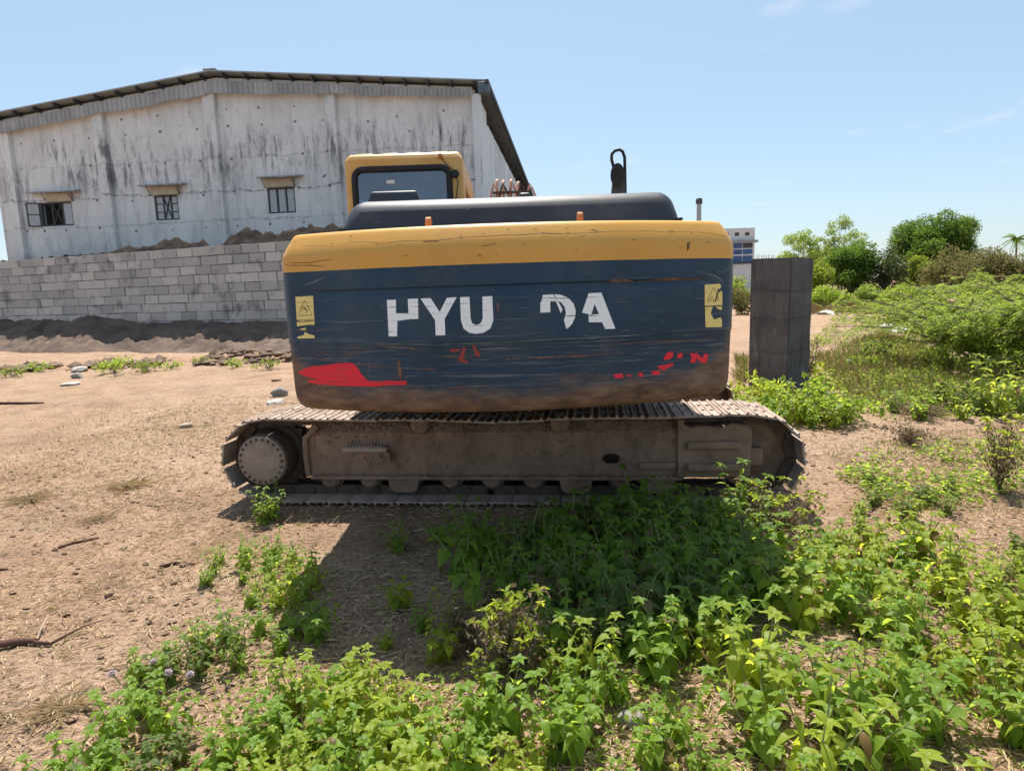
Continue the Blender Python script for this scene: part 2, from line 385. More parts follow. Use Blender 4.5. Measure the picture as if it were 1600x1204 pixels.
# raised fill behind the wall with a ridge of loose soil
ss = np.arange(-14, 24.1, .10); bb_ = np.concatenate([np.linspace(.3, 3.2, 22), np.linspace(3.6, 60, 20)])
A, B = np.meshgrid(ss, bb_)
ridge = np.interp(A, [-3, 0, 3.4, 5.0, 7.2, 8.4, 11.0, 11.8, 12.6, 13.2, 15], [.10, .10, .13, .22, .36, .26, .52, .36, .60, .42, .4])
xx = P0.x + WT.x*A - WN.x*B; yy = P0.y + WT.y*A - WN.y*B
zz_ = WTOP-.06 + ridge*np.exp(-((B-1.3)/.75)**2)*(1+1.3*fbm(A*1.9, B*1.9, 61, 5)) + .16*fbm(A*5, B*5, 63, 3)
zz_[0] = WTOP-.3
out_ = np.clip(sstep(S1-.2, S1+1.6, A)+1-sstep(S0-1.6, S0+.2, A), 0, 1)      # beyond both wall ends the fill slopes down to the ground
zz_ = zz_*(1-out_)+out_*(-.35+(zz_+.35)*sstep(.2, 5.5, B))
zz_ = np.where(A > 20, zz_*(1-sstep(20.5, 23.8, A))-.3*sstep(22, 24, A), zz_)
n1, n2 = len(bb_), len(ss); I = np.arange(n1*n2).reshape(n1, n2)
F = np.stack([I[:-1, :-1], I[:-1, 1:], I[1:, 1:], I[1:, :-1]], -1).reshape(-1, 4)
o = link('raised_fill', np_mesh('raised_fill', np.stack([xx, yy, zz_], -1).reshape(-1, 3), F, LOAM, True)); o['kind'] = 'structure'

# ------------------------------------------------------------------ the whitewashed shed
RC = gy(738, 150, 26.1); LC = gy(-17, 205, 28.0); RC.z = LC.z = 0
BX = (RC-LC).normalized(); WD = (RC-LC).length; BNRM = Vector((BX.y, -BX.x, 0))
shed = empty('warehouse', RC, math.atan2(BX.y, BX.x))
tag(shed, 'large whitewashed stained shed with low gable, small windows and corrugated edge', 'building')
def bl(px, py, dy=0.0):
    h = hit_plane(px, py, RC+BNRM*dy, BNRM); return ((h-RC).dot(BX), h.z)
zE_L = bl(2, 180, .5)[1]; xR, zRidge = bl(326, 111, .5); zE_R = bl(752, 124, .5)[1]
Z0 = 3.0; LEN = 42.0
def rz_at(x):   # underside of the roof at x on the gable
    return zE_L + (zRidge-zE_L)*(x+WD)/(xR+WD) if x < xR else zRidge + (zE_R-zRidge)*(x-xR)/(0-xR)
wins = [((61, 317), (116, 352)), ((240, 306), (281, 343)), ((417, 294), (463, 332))]
wr = []
for a, b in wins:
    x0, z1 = bl(*a); x1, z0 = bl(*b); wr.append((x0, x1, z0, z1))
out = [(-WD, Z0), (0, Z0), (0, rz_at(0)-.1), (xR, zRidge-.1), (-WD, rz_at(-WD)-.1)]
loops = [[Vector((x, z, 0)) for x, z in out]] + [[Vector(q+(0,)) for q in ((x0, z0), (x0, z1), (x1, z1), (x1, z0))] for x0, x1, z0, z1 in wr]
flat = [v for l in loops for v in l]; tris = tessellate_polygon(loops)
b = MB(); nv = len(flat)
b.v = [(v.x, 0, v.y) for v in flat] + [(v.x, .28, v.y) for v in flat]
b.f = [tuple(t) for t in tris] + [tuple(nv+i for i in t[::-1]) for t in tris]
k = 0
for l in loops:
    n = len(l); b.f += [(k+i, k+(i+1) % n, nv+k+(i+1) % n, nv+k+i) for i in range(n)]; k += n
b.build('gable_wall', PLASTER, shed)
b = MB().box(-WD, -WD+.28, .28, LEN, Z0, zE_L-.25); b.build('side_wall', PLASTER, shed)
MB().box(-WD, 0, LEN, LEN+.28, Z0, zE_R-.3).build('end_wall', PLASTER, shed)
for px, wpx in ((10, 14), (158, 15), (333, 17), (521, 14)):     # pilasters
    x, z = bl(px, 200); hw = wpx*.028/2
    MB().box(x-hw, x+hw, -.22, -.003, Z0, rz_at(x)-.35).build('pilaster', PLASTER, shed, bevel=.02)
# roof: two slopes, thin sheets overhanging the gable
th = .05
for (xa, za, xb, zb) in ((-WD-.7, rz_at(-WD)-.7*(zRidge-zE_L)/(xR+WD), xR, zRidge), (xR, zRidge, .6, zE_R-.6*(zRidge-zE_R)/(0-xR))):
    b = MB(); b.hexa([(xa, -.48, za), (xb, -.48, zb), (xb, LEN+.5, zb), (xa, LEN+.5, za), (xa, -.48, za+th), (xb, -.48, zb+th), (xb, LEN+.5, zb+th), (xa, LEN+.5, za+th)])
    ro = b.build('roof_slope', ROOF, shed)
    n = 12
    for i in range(n):                                           # purlin ends under the edge
        f = (i+.5)/n; x = xa+(xb-xa)*f; z = za+(zb-za)*f
        MB().box(x-.035, x+.035, -.44, 1.0, z-.15, z-.004).build('purlin', DARKSTEEL, ro)
MB().box(xR-.25, xR+.25, -.50, LEN, zRidge+.052, zRidge+.10).build('ridge_cap', ROOF, shed)
# corrugated barge sheets under the roof edge, cut uneven
fl = [bl(0, 207, .3), bl(60, 196, .3), bl(326, 147, .3), bl(520, 148, .3), bl(744, 150, .3)]
def fz(x): return float(np.interp(x, [q[0] for q in fl], [q[1] for q in fl]))
rng = random.Random(8); x = -WD-.5; SW = 1.02
while x < .1:
    xe = min(x+SW, .12); n = max(2, int((xe-x)/.17)); dz = rng.uniform(-.05, .03); vs = []; fs = []
    if xe-x > .3:
        for i in range(n*4+1):
            u = x+(xe-x+.03)*i/(n*4); yv = -.30+(-.06 if i % 4 in (1, 2) else .0)+rng.uniform(-.002, .002)
            zt = rz_at(min(max(u, -WD), 0))-.30; vs += [(u, yv, fz(u)+dz), (u, yv, zt)]
        for i in range(n*4): fs.append((2*i, 2*i+2, 2*i+3, 2*i+1))
        o = MB().add(vs, fs).build('barge_sheet', BARGE, shed)
        md = o.modifiers.new('thickness', 'SOLIDIFY'); md.thickness = .006
    x += SW
# windows with hood slab, beige box and leaves
hoods = [((42, 306), (120, 309)), ((217, 293), (287, 295)), ((402, 281), (470, 283))]
boxes = [((72, 307), (112, 317)), ((235, 296), (279, 306)), ((414, 283), (459, 294))]
for i, ((x0, x1, z0, z1), hd, bx_) in enumerate(zip(wr, hoods, boxes)):
    wd = x1-x0; hgt = z1-z0
    fr = MB()
    for xa in (x0, x1-.06): fr.box(xa, xa+.06, .04, .12, z0, z1)
    for za in (z0, z1-.06): fr.box(x0+.061, x1-.061, .042, .118, za, za+.06)
    for f in ((.36, .68) if i != 2 else (.33, .66)): fr.box(x0+wd*f-.03, x0+wd*f+.03, .045, .115, z0+.061, z1-.061)
    win = fr.build('window', DARKSTEEL, shed)
    spans = [(.04, .34, 1), (.38, .66, 0 if i == 0 else 1), (.70, .96, 1)]
    for j, (fa, fb, on) in enumerate(spans):
        if i == 0 and j < 2: continue
        MB().box(x0+wd*fa, x0+wd*fb, .07, .085, z0+.06, z1-.06).build('pane', GREYPANE, win)
    for (fa, fb) in (((.37, .67),) if i < 2 else ()):
        br = MB(); y = .03 if i < 2 else .055
        br.tube([(x0+wd*fa, y, z0+.05), (x0+wd*fb, y, z1-.05)], .022, 6); br.tube([(x0+wd*fa, y+.012, z1-.05), (x0+wd*fb, y+.012, z0+.05)], .022, 6); br.build('brace', DARKSTEEL, win)
    for f in (.33, .66) if i == 1 else ():
        for (ua, ub) in ((x0+.05, x0+wd*.34), (x0+wd*.7, x1-.05)): MB().box(ua, ub, .055, .066, z0+hgt*f-.02, z0+hgt*f+.02).build('bar', DARKSTEEL, win)
    if i == 0:                                                    # one leaf swung open outwards
        lf = MB(); a = rad(205); L = wd*.34
        c, s_ = math.cos(a), math.sin(a)
        for (u0, u1, v0, v1) in ((0, L, z0, z0+.05), (0, L, z1-.05, z1), (0, .05, z0+.05, z1-.05), (L-.05, L, z0+.05, z1-.05), (.05, L-.05, z0+hgt*.5-.02, z0+hgt*.5+.02)):
            lf.hexa([(x0+c*u0, s_*u0, v0), (x0+c*u1, s_*u1, v0), (x0+c*u1, s_*u1+.03, v0), (x0+c*u0, s_*u0+.03, v0), (x0+c*u0, s_*u0, v1), (x0+c*u1, s_*u1, v1), (x0+c*u1, s_*u1+.03, v1), (x0+c*u0, s_*u0+.03, v1)])
        lf.build('open_leaf', DARKSTEEL, win)
        MB().hexa([(x0+c*.05, s_*.05+.012, z0+.05), (x0+c*(L-.05), s_*(L-.05)+.012, z0+.05), (x0+c*(L-.05), s_*(L-.05)+.02, z0+.05), (x0+c*.05, s_*.05+.02, z0+.05),
                   (x0+c*.05, s_*.05+.012, z1-.05), (x0+c*(L-.05), s_*(L-.05)+.012, z1-.05), (x0+c*(L-.05), s_*(L-.05)+.02, z1-.05), (x0+c*.05, s_*.05+.02, z1-.05)]).build('pane', GREYPANE, win)
    (xa, za), (xb, _) = bl(*hd[0], .3), bl(*hd[1], .3)
    hz = max(z1+.36, za)
    hs = MB(); hs.hexa([(xa, -.38, hz-.03), (xb, -.38, hz-.03), (xb, -.003, hz+.02), (xa, -.003, hz+.02), (xa, -.38, hz+.03), (xb, -.38, hz+.03), (xb, -.003, hz+.09), (xa, -.003, hz+.09)])
    hs.build('window_hood', HOODC, shed)
    (xa2, zt), (xb2, zb) = bl(*bx_[0], .1), bl(*bx_[1], .1)
    MB().box(xa2, xb2, -.12, -.003, z1+.012, hz-.02).build('shutter_box', BEIGE, shed)
    for xx_ in (xa2-.05, xb2+.02):
        MB().tube([(xx_, -.02, z1), (xx_, -.32, hz-.02)], .015, 5).build('hood_bracket', DARKSTEEL, shed)
# plugged scaffold holes: small dished discs
hp = MB(); rng = random.Random(3)
hz_ = [(33,225),(84,220),(139,216),(190,187),(246,181),(296,176),(354,171),(404,168),(459,166),(196,211),(250,206),(308,202),(356,197),(409,195),(461,190),(504,188),(141,259),(202,259),(258,255),(313,252),(362,249),(417,243),(473,240),(511,236),(150,297),(38,320),(152,313),(207,314),(318,305),(366,299),(467,293),(515,290),(43,362),(70,361),(103,360),(156,356),(213,361),(270,359),(322,356),(371,353),(422,350),(475,347),(693,173),(620,182),(508,274),(506,276),(640,205),(575,190)]
for px, py in hz_:
    x, z = bl(px, py); r = rng.uniform(.035, .065)
    hp.lathe([(r, -.004), (r*.8, -.012), (r*.5, -.006)], (x, 0, z), 'y', 10)
hp.build('scaffold_plug', HOLE, shed)['kind'] = 'stuff'
# right side: corner trim, cladding bays below an open strip with steelwork, eave gutter end
MB().box(.02, .34, -.34, -.02, Z0, rz_at(0)-.45).build('corner_trim', CLAD, shed)
topc = zE_R-.85
for i in range(16):
    y0 = .0+i*2.6; y1 = min(y0+2.55, LEN); vs = []; fs = []
    zt = zE_R-.42 if i == 0 else topc
    n = 8
    for k in range(n*4+1):
        u = y0+(y1-y0)*k/(n*4); xv = .20+(.03 if k % 4 in (1, 2) else 0); vs += [(xv, u, Z0), (xv, u, zt)]
    for k in range(n*4): fs.append((2*k, 2*k+2, 2*k+3, 2*k+1))
    o = MB().add(vs, fs).build('cladding_bay', CLAD, shed); md = o.modifiers.new('thickness', 'SOLIDIFY'); md.thickness = .008; md.offset = -1
    if i: 
        b = MB().box(.05, .15, y0-.04, y0+.04, Z0, zE_R-.32); b.box(.02, .5, y0-.03, y0+.03, topc-.05, topc)
        b.tube([(.48, y0, topc), (.5, y0, zE_R-.32)], .025, 6); b.tube([(.1, y0, zE_R-.35), (.48, y0, topc)], .02, 6); b.build('eave_frame', DARKSTEEL, shed)
MB().box(.60, .74, -.8, LEN, zE_R-.26, zE_R-.10).build('gutter', DARKSTEEL, shed)
MB().box(.32, .74, -.77, -.5, zE_R-.55, zE_R-.16).build('gutter_end_box', plain('blue grey metal', (.10, .13, .17), .5), shed, bevel=.02)
# lower lean canopy on the side wall
MB().hexa([(.24, 4, 5.9), (1.5, 4, 5.2), (1.5, 15, 5.2), (.24, 15, 5.9), (.24, 4, 6.0), (1.5, 4, 5.3), (1.5, 15, 5.3), (.24, 15, 6.0)]).build('side_canopy', BEIGE, shed)

# ------------------------------------------------------------------ far building, chimney, bare columns
FB = gy(1178, 430, 95.0); FBW = plain('white render', (.62, .62, .62), .85, .1, 1.5); BLUEG = plain('blue glazing', (.05, .10, .22), .25, .25, 1.0)
fb = empty('office_block', (FB.x, 95, 0)); tag(fb, 'far white and blue glazed office block beyond the dark concrete post', 'building')
def fzz(py): return gy(1165, py, 95).z
x0 = gy(1060, 400, 95).x-FB.x
MB().box(x0, 0, 0, 12, 0, fzz(356)).build('wall', FBW, fb)
MB().box(x0-.3, .35, -.5, 12.3, fzz(379), fzz(375.5)).build('ledge', plain('ledge grey', (.25, .27, .30), .8), fb)
MB().box(x0-.3, .1, -.25, 12.1, fzz(412), fzz(409)).build('ledge', plain('ledge blue', (.05, .07, .11), .8), fb)
xs = np.linspace(x0+.3, -.25, 8)
for i in range(7):
    for (pa, pb, nm) in ((409, 399, 0), (397.5, 389, 1), (388, 379.5, 2)):
        MB().box(xs[i]+.06, xs[i+1]-.06, -.06, -.003, fzz(pa)+.04, fzz(pb)-.04).build('glazing_panel', BLUEG if (i+nm) % 4 else DARKSTEEL, fb)
    MB().box(xs[i]+.35, xs[i]+.95, -.05, -.004, fzz(368), fzz(363)).build('window', DARKSTEEL, fb)
CH_ = gy(1092, 345, 120.0); ch = empty('chimney', (CH_.x, 120, 0)); tag(ch, 'thin tall grey chimney with dark collar beyond the excavator', 'chimney')
zt = gy(1092, 310, 120).z
MB().lathe([(.75, 0), (.42, zt-4), (.40, zt-1.0)], (0, 0, 0), 'z', 14).build('stack', plain('chimney concrete', (.30, .30, .31), .85), ch, smooth=40)
MB().lathe([(.42, zt-1.0), (.6, zt-.95), (.6, zt-.2), (.48, zt-.15), (.48, zt)], (0, 0, 0), 'z', 14).build('collar', DARKSTEEL, ch, smooth=40)

# ------------------------------------------------------------------ excavator: materials
def mat_cw():
    m = M('painted counterweight'); p = m.co(); x, y, z = m.xyz(p)
    e = m.math('ADD', z, m.math('MULTIPLY', m.math('SUBTRACT', m.noise(3, 4, .6), .5), .006))
    yel = m.math('GREATER_THAN', e, 1.862)
    a = m.noise(1.8, 6, .6); b = m.noise(30, 5, .7)
    blue = m.ramp(a, [(.3, (.011, .034, .066)), (.7, (.020, .053, .096))])
    yl = m.ramp(a, [(.3, (.60, .295, .05)), (.7, (.69, .365, .085))])
    c = m.mix(yel, blue, yl)
    # fine horizontal scoring, denser low down
    s1 = m.noise(1, 5, .7, v=m.map(p, (1.1, 1, 85), (2, 0, 1))); s2 = m.noise(1, 4, .7, v=m.map(p, (2.5, 1, 150), (9, 0, 4)))
    s3 = m.noise(1, 6, .75, v=m.map(p, (6, 6, 26), (5, 0, 4)))
    low = m.math('SUBTRACT', 1.0, m.sm(z, 1.25, 1.75)); patch = m.sm(m.noise(1.6, 5, .6, v=m.map(p, loc=(4, 4, 4))), .40, .62)
    k = m.math('MULTIPLY', m.math('ADD', m.math('MULTIPLY', low, .65), .16), m.math('MULTIPLY', patch, m.sm(s1, .56, .67)))
    c = m.mix(m.math('MULTIPLY', k, m.math('SUBTRACT', 1.0, yel)), c, (.22, .22, .22))
    k2 = m.math('MULTIPLY', m.math('MULTIPLY', low, m.sm(s2, .60, .68)), .55)
    c = m.mix(k2, c, (.33, .28, .23))
    k3 = m.math('MULTIPLY', m.math('MULTIPLY', low, m.sm(s3, .62, .70)), .6)
    c = m.mix(k3, c, (.11, .055, .035))
    c = m.mix(m.math('MULTIPLY', m.sm(b, .69, .73), .8), c, (.05, .032, .025))
    # rubbed and rusted lower lip and corners
    ed = m.math('ADD', m.math('MULTIPLY', m.sm(m.math('ABSOLUTE', x), 1.05, 1.40), .26), m.math('MULTIPLY', m.math('SUBTRACT', m.noise(1.7, 7, .68, v=m.map(p, (1, 1, 2))), .5), .46))
    zz = m.math('SUBTRACT', m.math('SUBTRACT', z, ed), 0.0)
    d = m.math('SUBTRACT', 1.0, m.sm(zz, 1.07, 1.24))
    dcol = m.ramp(m.noise(5, 7, .7, v=m.map(p, (1, 1, 3))), [(.3, (.075, .045, .034)), (.5, (.18, .105, .072)), (.72, (.30, .20, .145))])
    c = m.mix(d, c, dcol)
    dust = m.math('MULTIPLY', m.sm(m.noise(2.5, 6, .65, v=m.map(p, loc=(3, 2, 1))), .45, .75), .09)
    c = m.mix(dust, c, (.33, .27, .21))
    r = m.math('ADD', .42, m.math('MULTIPLY', d, .4))
    return m.done(m.pbr(c, r, m.bump(m.math('ADD', s1, b), .10, .006), 0, .28))
def mat_muck(name, c, rust=(.13, .065, .035), ra=.4):
    m = M(name); p = m.co(); a = m.noise(3.5, 7, .7); b = m.noise(28, 6, .72); st = m.noise(1, 5, .7, v=m.map(p, (9, 9, 1.5)))
    col = m.ramp(a, [(.3, tuple(q*.6 for q in c)), (.55, c), (.78, tuple(q*1.45 for q in c))])
    col = m.mix(m.math('MULTIPLY', m.sm(st, .5, .68), ra), col, rust)
    col = m.mix(m.math('MULTIPLY', m.sm(b, .55, .72), .5), col, tuple(q*.4 for q in c))
    return m.done(m.pbr(col, .9, m.bump(b, .7, .015), 0, .2))
def mat_yellow():
    m = M('weathered yellow paint'); p = m.co(); a = m.noise(2.2, 6, .6); b = m.noise(26, 5, .7); st = m.noise(1, 5, .75, v=m.map(p, (22, 22, 2.2)))
    c = m.ramp(a, [(.3, (.60, .31, .075)), (.7, (.68, .39, .12))])
    c = m.mix(m.math('MULTIPLY', m.sm(st, .62, .72), .5), c, (.20, .07, .025))
    c = m.mix(m.math('MULTIPLY', m.sm(b, .68, .73), .8), c, (.10, .05, .03))
    c = m.mix(m.math('MULTIPLY', m.sm(a, .4, .8), .25), c, (.55, .46, .36))
    return m.done(m.pbr(c, .5, m.bump(b, .1, .005), 0, .4))
def mat_hood():
    m = M('scuffed dark plastic'); p = m.co(); a = m.noise(2, 6, .65); b = m.noise(40, 4, .7)
    c = m.ramp(a, [(.3, (.026, .028, .038)), (.7, (.046, .049, .062))])
    s1 = m.noise(1, 5, .7, v=m.map(p, (5, 30, 8), (2, 1, 7))); c = m.mix(m.math('MULTIPLY', m.sm(s1, .66, .72), .45), c, (.25, .24, .23))
    c = m.mix(m.math('MULTIPLY', m.sm(m.noise(1.3, 6, .65, v=m.map(p, loc=(8, 1, 2))), .45, .75), .35), c, (.20, .175, .15))
    return m.done(m.pbr(c, m.math('ADD', .38, m.math('MULTIPLY', a, .25)), m.bump(b, .12, .004), 0, .45))
def mat_decal(name, c, crack=(.03, .05, .08), rough=.45):
    m = M(name); p = m.co(); s1 = m.noise(1, 4, .7, v=m.map(p, (2.5, 1, 90), (1, 0, 3))); b = m.noise(20, 5, .7)
    col = m.mix(m.math('MULTIPLY', m.sm(s1, .585, .625), .8), c, crack)
    col = m.mix(m.math('MULTIPLY', m.sm(b, .62, .72), .45), col, tuple(q*.6 for q in c))
    return m.done(m.pbr(col, rough, None, 0, .4))
def mat_glass():
    m = M('tinted window glass'); t = m.n('BsdfTransparent', {'Color': (.52, .60, .72)}); g = m.n('BsdfGlossy', {'Color': (.9, .93, .95), 'Roughness': .04})
    f = m.n('LayerWeight', {'Blend': .32}, out=0); return m.done(m.n('MixShader', {0: m.math('ADD', m.math('MULTIPLY', f, .6), .10), 1: t, 2: g}))
CW = mat_cw(); YEL = mat_yellow(); HOOD = mat_hood(); GLASS = mat_glass()
MUCK = mat_muck('mud caked steel', (.285, .190, .138)); MUCK2 = mat_muck('dusty track steel', (.42, .33, .275), ra=.35); DRUM = mat_muck('dusty drive drum', (.34, .265, .215), ra=.15)
DARKM = mat_muck('dark greasy steel', (.105, .079, .062)); RUBBER = plain('black rubber', (.018, .018, .02), .6, .3)
WHITE = mat_decal('white letter film', (.86, .88, .90)); REDF = mat_decal('red film', (.80, .015, .04), (.5, .03, .04)); REDD = mat_decal('faded red film', (.30, .035, .035))
YFILM = mat_decal('yellow warning film', (.80, .62, .22), (.35, .25, .08)); INK = plain('black ink', (.02, .02, .02), .5); SCR = plain('scratch to primer', (.055, .035, .03), .7)
PALES = plain('pale scrape', (.15, .165, .185), .6); RUSTS = plain('rusty scrape', (.17, .09, .065), .8, .5, 30); ORANGE = plain('rust orange lug', (.50, .18, .06), .7, .4)
PINK = plain('primer pink pipe', (.50, .27, .19), .6, .25); SEATC = plain('worn seat cloth', (.50, .42, .28), .85, .2); GREYIN = plain('cab interior grey', (.10, .10, .105), .8)
PALECW = plain('pale sticker print', (.6, .6, .58), .5)

EX0 = Vector((0, 6.38, 0)); YAW = -rad(7)
ex = empty('excavator', EX0)
tag(ex, 'yellow and dark blue crawler excavator seen from its scratched rear counterweight', 'excavator')

# ------------------------------------------------------------------ counterweight: swept profile
R, HW, RF = 2.83, 1.372, .14
def plan():
    pts = []      # (x, y, nx, ny) in excavator frame, y towards the tail is negative
    yc = -math.sqrt(R*R-(HW-RF)**2)
    # fillet corner between the tail arc and the side
    cxf = HW-RF; cyf = -math.sqrt((R-RF)**2-cxf**2)
    a_end = math.atan2(cyf, cxf)
    side = [(HW, y, 1, 0) for y in np.linspace(-1.75, cyf, 7)]
    fil = [(cxf+RF*math.cos(a), cyf+RF*math.sin(a), math.cos(a), math.sin(a)) for a in np.linspace(0, a_end, 10)[1:]]
    arc = [(R*math.cos(a), R*math.sin(a), math.cos(a), math.sin(a)) for a in np.linspace(a_end, -math.pi/2, 26)[1:]]
    half = side+fil+arc
    return half + [(-x, y, -nx_, ny_) for x, y, nx_, ny_ in half[::-1][1:]]
PL = plan()
prof = [(.34, 2.088), (.20, 2.088), (.105, 2.086), (.088, 2.082), (.076, 2.072), (.066, 2.058), (.03, 2.005), (.006, 1.962), (.001, 1.947), (0, 1.93), (0, 1.87), (0, 1.80), (0, 1.752), (.004, 1.748), (.013, 1.742), (.013, 1.736), (.008, 1.722),
        (.006, 1.65), (.004, 1.55), (.001, 1.447), (.001, 1.438), (.006, 1.428), (.009, 1.36), (.011, 1.28), (.013, 1.20), (.015, 1.135), (.022, 1.092), (.037, 1.060), (.062, 1.036), (.095, 1.024), (.14, 1.018), (.34, 1.014)]
groove = {13: .004, 14: .013, 15: .013, 16: .008, 17: .006, 18: .004}
vs = []; nP = len(PL)
for j, (d, z) in enumerate(prof):
    for x, y, nx_, ny_ in PL:
        dd = d
        if j in groove: dd = d - groove[j]*(1-(1-float(sstep(1.02, 1.24, abs(x)))))
        vs.append((x-nx_*dd, y-ny_*dd, z))
fs = [(j*nP+i, j*nP+i+1, (j+1)*nP+i+1, (j+1)*nP+i) for j in range(len(prof)-1) for i in range(nP-1)]
fs.append(tuple(range(nP))); fs.append(tuple((len(prof)-1)*nP+i for i in range(nP))[::-1])
fs += [tuple([j*nP for j in range(len(prof))]+[j*nP+nP-1 for j in range(len(prof))][::-1])]
cw = MB().add(vs, fs).build('counterweight', CW, ex, smooth=28)
cw['label'] = 'navy and yellow rear counterweight with torn letters and rusty lower lip'
cwbvh = BVHTree.FromPolygons([Vector(v)+EX0 for v in vs], fs[:-3])
def on_cw(px, py, off):
    h, n, i, d = cwbvh.ray_cast(CAM, ray(px, py).normalized())
    if h is None: return None
    if n.dot(ray(px, py)) > 0: n = -n
    return h + n*off - EX0
def decal(name, loops_list, mat, parent=None, off=.0025, label=None):
    bm = bmesh.new()
    for loops in loops_list:
        ls = [[Vector((x, y, 0)) for x, y in l] for l in loops]; fl_ = [v for l in ls for v in l]
        tr = tessellate_polygon(ls); bvs = [bm.verts.new(v) for v in fl_]
        for t in tr:
            try: bm.faces.new([bvs[i] for i in t])
            except ValueError: pass
    for _ in range(4):
        lng = [e for e in bm.edges if e.calc_length() > 16]
        if not lng: break
        bmesh.ops.subdivide_edges(bm, edges=lng, cuts=1); bmesh.ops.triangulate(bm, faces=bm.faces)
    bad = []
    for v in bm.verts:
        q = on_cw(v.co.x, v.co.y, off)
        if q is None: bad.append(v)
        else: v.co = q
    if bad: bmesh.ops.delete(bm, geom=bad, context='VERTS')
    bmesh.ops.recalc_face_normals(bm, faces=bm.faces)
    me = bpy.data.meshes.new(name); bm.to_mesh(me); bm.free(); me.materials.append(mat)
    o = link(name, me, parent or cw)
    if label: o['label'] = label
    return o
ZS = 1430/380.0
def zl(pts): return [(420+x/ZS, 330+y/ZS) for x, y in pts]
def zr(pts): return [(780+x/ZS, 330+y/ZS) for x, y in pts]
def ribbon(pts, w, jit=0, rng=random.Random(1)):
    """quads along a pixel polyline, tapering at both ends"""
    P = []
    for i in range(len(pts)-1):
        a, b = Vector(pts[i]), Vector(pts[i+1]); n = max(1, int((b-a).length/12))
        P += [a+(b-a)*k/n for k in range(n)]
    P.append(Vector(pts[-1])); m = len(P); polys = []; L = []; Rr = []
    for i, p in enumerate(P):
        t = (P[min(i+1, m-1)]-P[max(i-1, 0)]).normalized(); nn = Vector((-t.y, t.x))
        ww = w*.5*(.35+.65*math.sin(math.pi*(i+.3)/(m-.4)))*(1+rng.uniform(-jit, jit)); L.append(p+nn*ww); Rr.append(p-nn*ww)
    return [[[tuple(L[i]), tuple(L[i+1]), tuple(Rr[i+1]), tuple(Rr[i])]] for i in range(m-1)]
# remaining letters
decal('letter', [[zl([(695,520),(748,518),(750,600),(822,600),(818,515),(878,513),(880,632),(820,635),(757,644),(755,735),(706,735)])]], WHITE, label='white letter H with its right leg torn off')
decal('letter', [[zl([(893,513),(952,510),(1005,592),(1048,508),(1105,505),(1035,632),(1038,728),(982,730),(978,640)])]], WHITE, label='white letter Y')
decal('letter', [[zl([(1125,505),(1180,503),(1187,630),(1196,658),(1220,670),(1246,658),(1258,630),(1256,502),(1314,499),(1320,640),(1304,688),(1262,714),(1220,720),(1180,714),(1146,690),(1130,640)])]], WHITE, label='white letter U')
decal('letter', [[zr([(256,492),(315,488),(362,600),(372,575),(352,540),(332,530),(300,528),(300,593),(242,596),(241,545),(250,520)])],
                 [zr([(322,488),(360,490),(405,508),(438,545),(449,585),(446,622),(428,662),(402,690),(393,688),(380,640),(392,600),(384,562),(362,534),(345,528)])]], WHITE, label='torn remains of a white letter D')
decal('letter', [[zr([(525,482),(600,478),(682,690),(622,692),(604,652),(526,652),(524,604),(486,596)]), zr([(560,545),(586,604),(541,607)])]], WHITE, label='white letter A with its left foot torn off')
# yellow warning plates with their pictogram
w1 = decal('warning_plate', [[zl([(158,503),(262,497),(266,580),(270,640),(230,640),(200,646),(166,640)])], [zl([(166,648),(270,643),(270,668),(240,666),(168,676)])], [zl([(180,692),(222,684),(215,700)])],
                           [zl([(168,738),(205,728),(215,708),(240,722),(270,730),(272,745),(175,748)])]], YFILM, label='yellow warning plate with a black triangle')
tri = ribbon(zl([(213,522),(258,610),(173,614),(213,522)]), .9)
decal('pictogram', tri + ribbon(zl([(192,590),(204,566),(218,572),(230,590),(216,600)]), .9)+ribbon(zl([(206,566),(226,584)]), 1.6)+ribbon(zl([(165,640),(268,634)]), .7)+ribbon(zl([(165,652),(268,646)]), .7), INK, cw, .004)
w2 = decal('warning_plate', [[zr([(1207,432),(1296,426),(1304,440),(1285,480),(1300,470),(1310,470),(1310,553),(1207,556)])], [zr([(1208,562),(1254,560),(1242,600),(1262,636),(1300,622),(1308,640),(1308,680),(1212,682)])],
                           [zr([(1270,562),(1308,560),(1308,580),(1285,575)])]], YFILM, label='torn yellow warning plate')
decal('pictogram', ribbon(zr([(1258,445),(1290,520),(1222,525),(1258,445)]), .9)+ribbon(zr([(1290,455),(1268,530)]), 2.6)+ribbon(zr([(1225,540),(1250,500),(1262,540)]), .9), INK, cw, .004)
# red stripe remains
decal('red_stripe', [[zl([(172,945),(215,922),(270,908),(330,904),(400,893),(485,888),(522,915),(545,955),(582,995),(640,1000),(700,995),(760,998),(812,995),(810,1020),(700,1021),(620,1030),(480,1028),(380,1022),(290,1016),(243,1006),(222,992),(292,986),(250,978),(205,966)])]], REDF, label='bright red stripe remnant')
for q in ([(1068,808),(1120,806),(1122,824),(1066,828)], [(1140,800),(1162,800),(1142,868),(1172,880),(1170,895),(1112,880)], [(1195,780),(1210,785),(1242,835),(1240,857),(1213,846)]): decal('red_flake', [[zl(q)]], REDD)
fl_ = [[(985,830),(1020,825),(1022,850),(1000,872),(962,873)], [(1046,840),(1070,830),(1080,850),(1062,866),(1044,860)], [(1120,836),(1160,834),(1192,862),(1206,836),(1230,842),(1218,890),(1185,890),(1160,862),(1150,890),(1118,892),(1130,862)],
       [(925,912),(975,900),(1020,890),(1025,905),(962,936)], [(890,940),(945,935),(940,960),(905,962)], [(672,957),(725,952),(728,978),(684,982)], [(815,950),(840,948),(846,972),(820,970)], [(740,960),(776,958),(770,974)]]
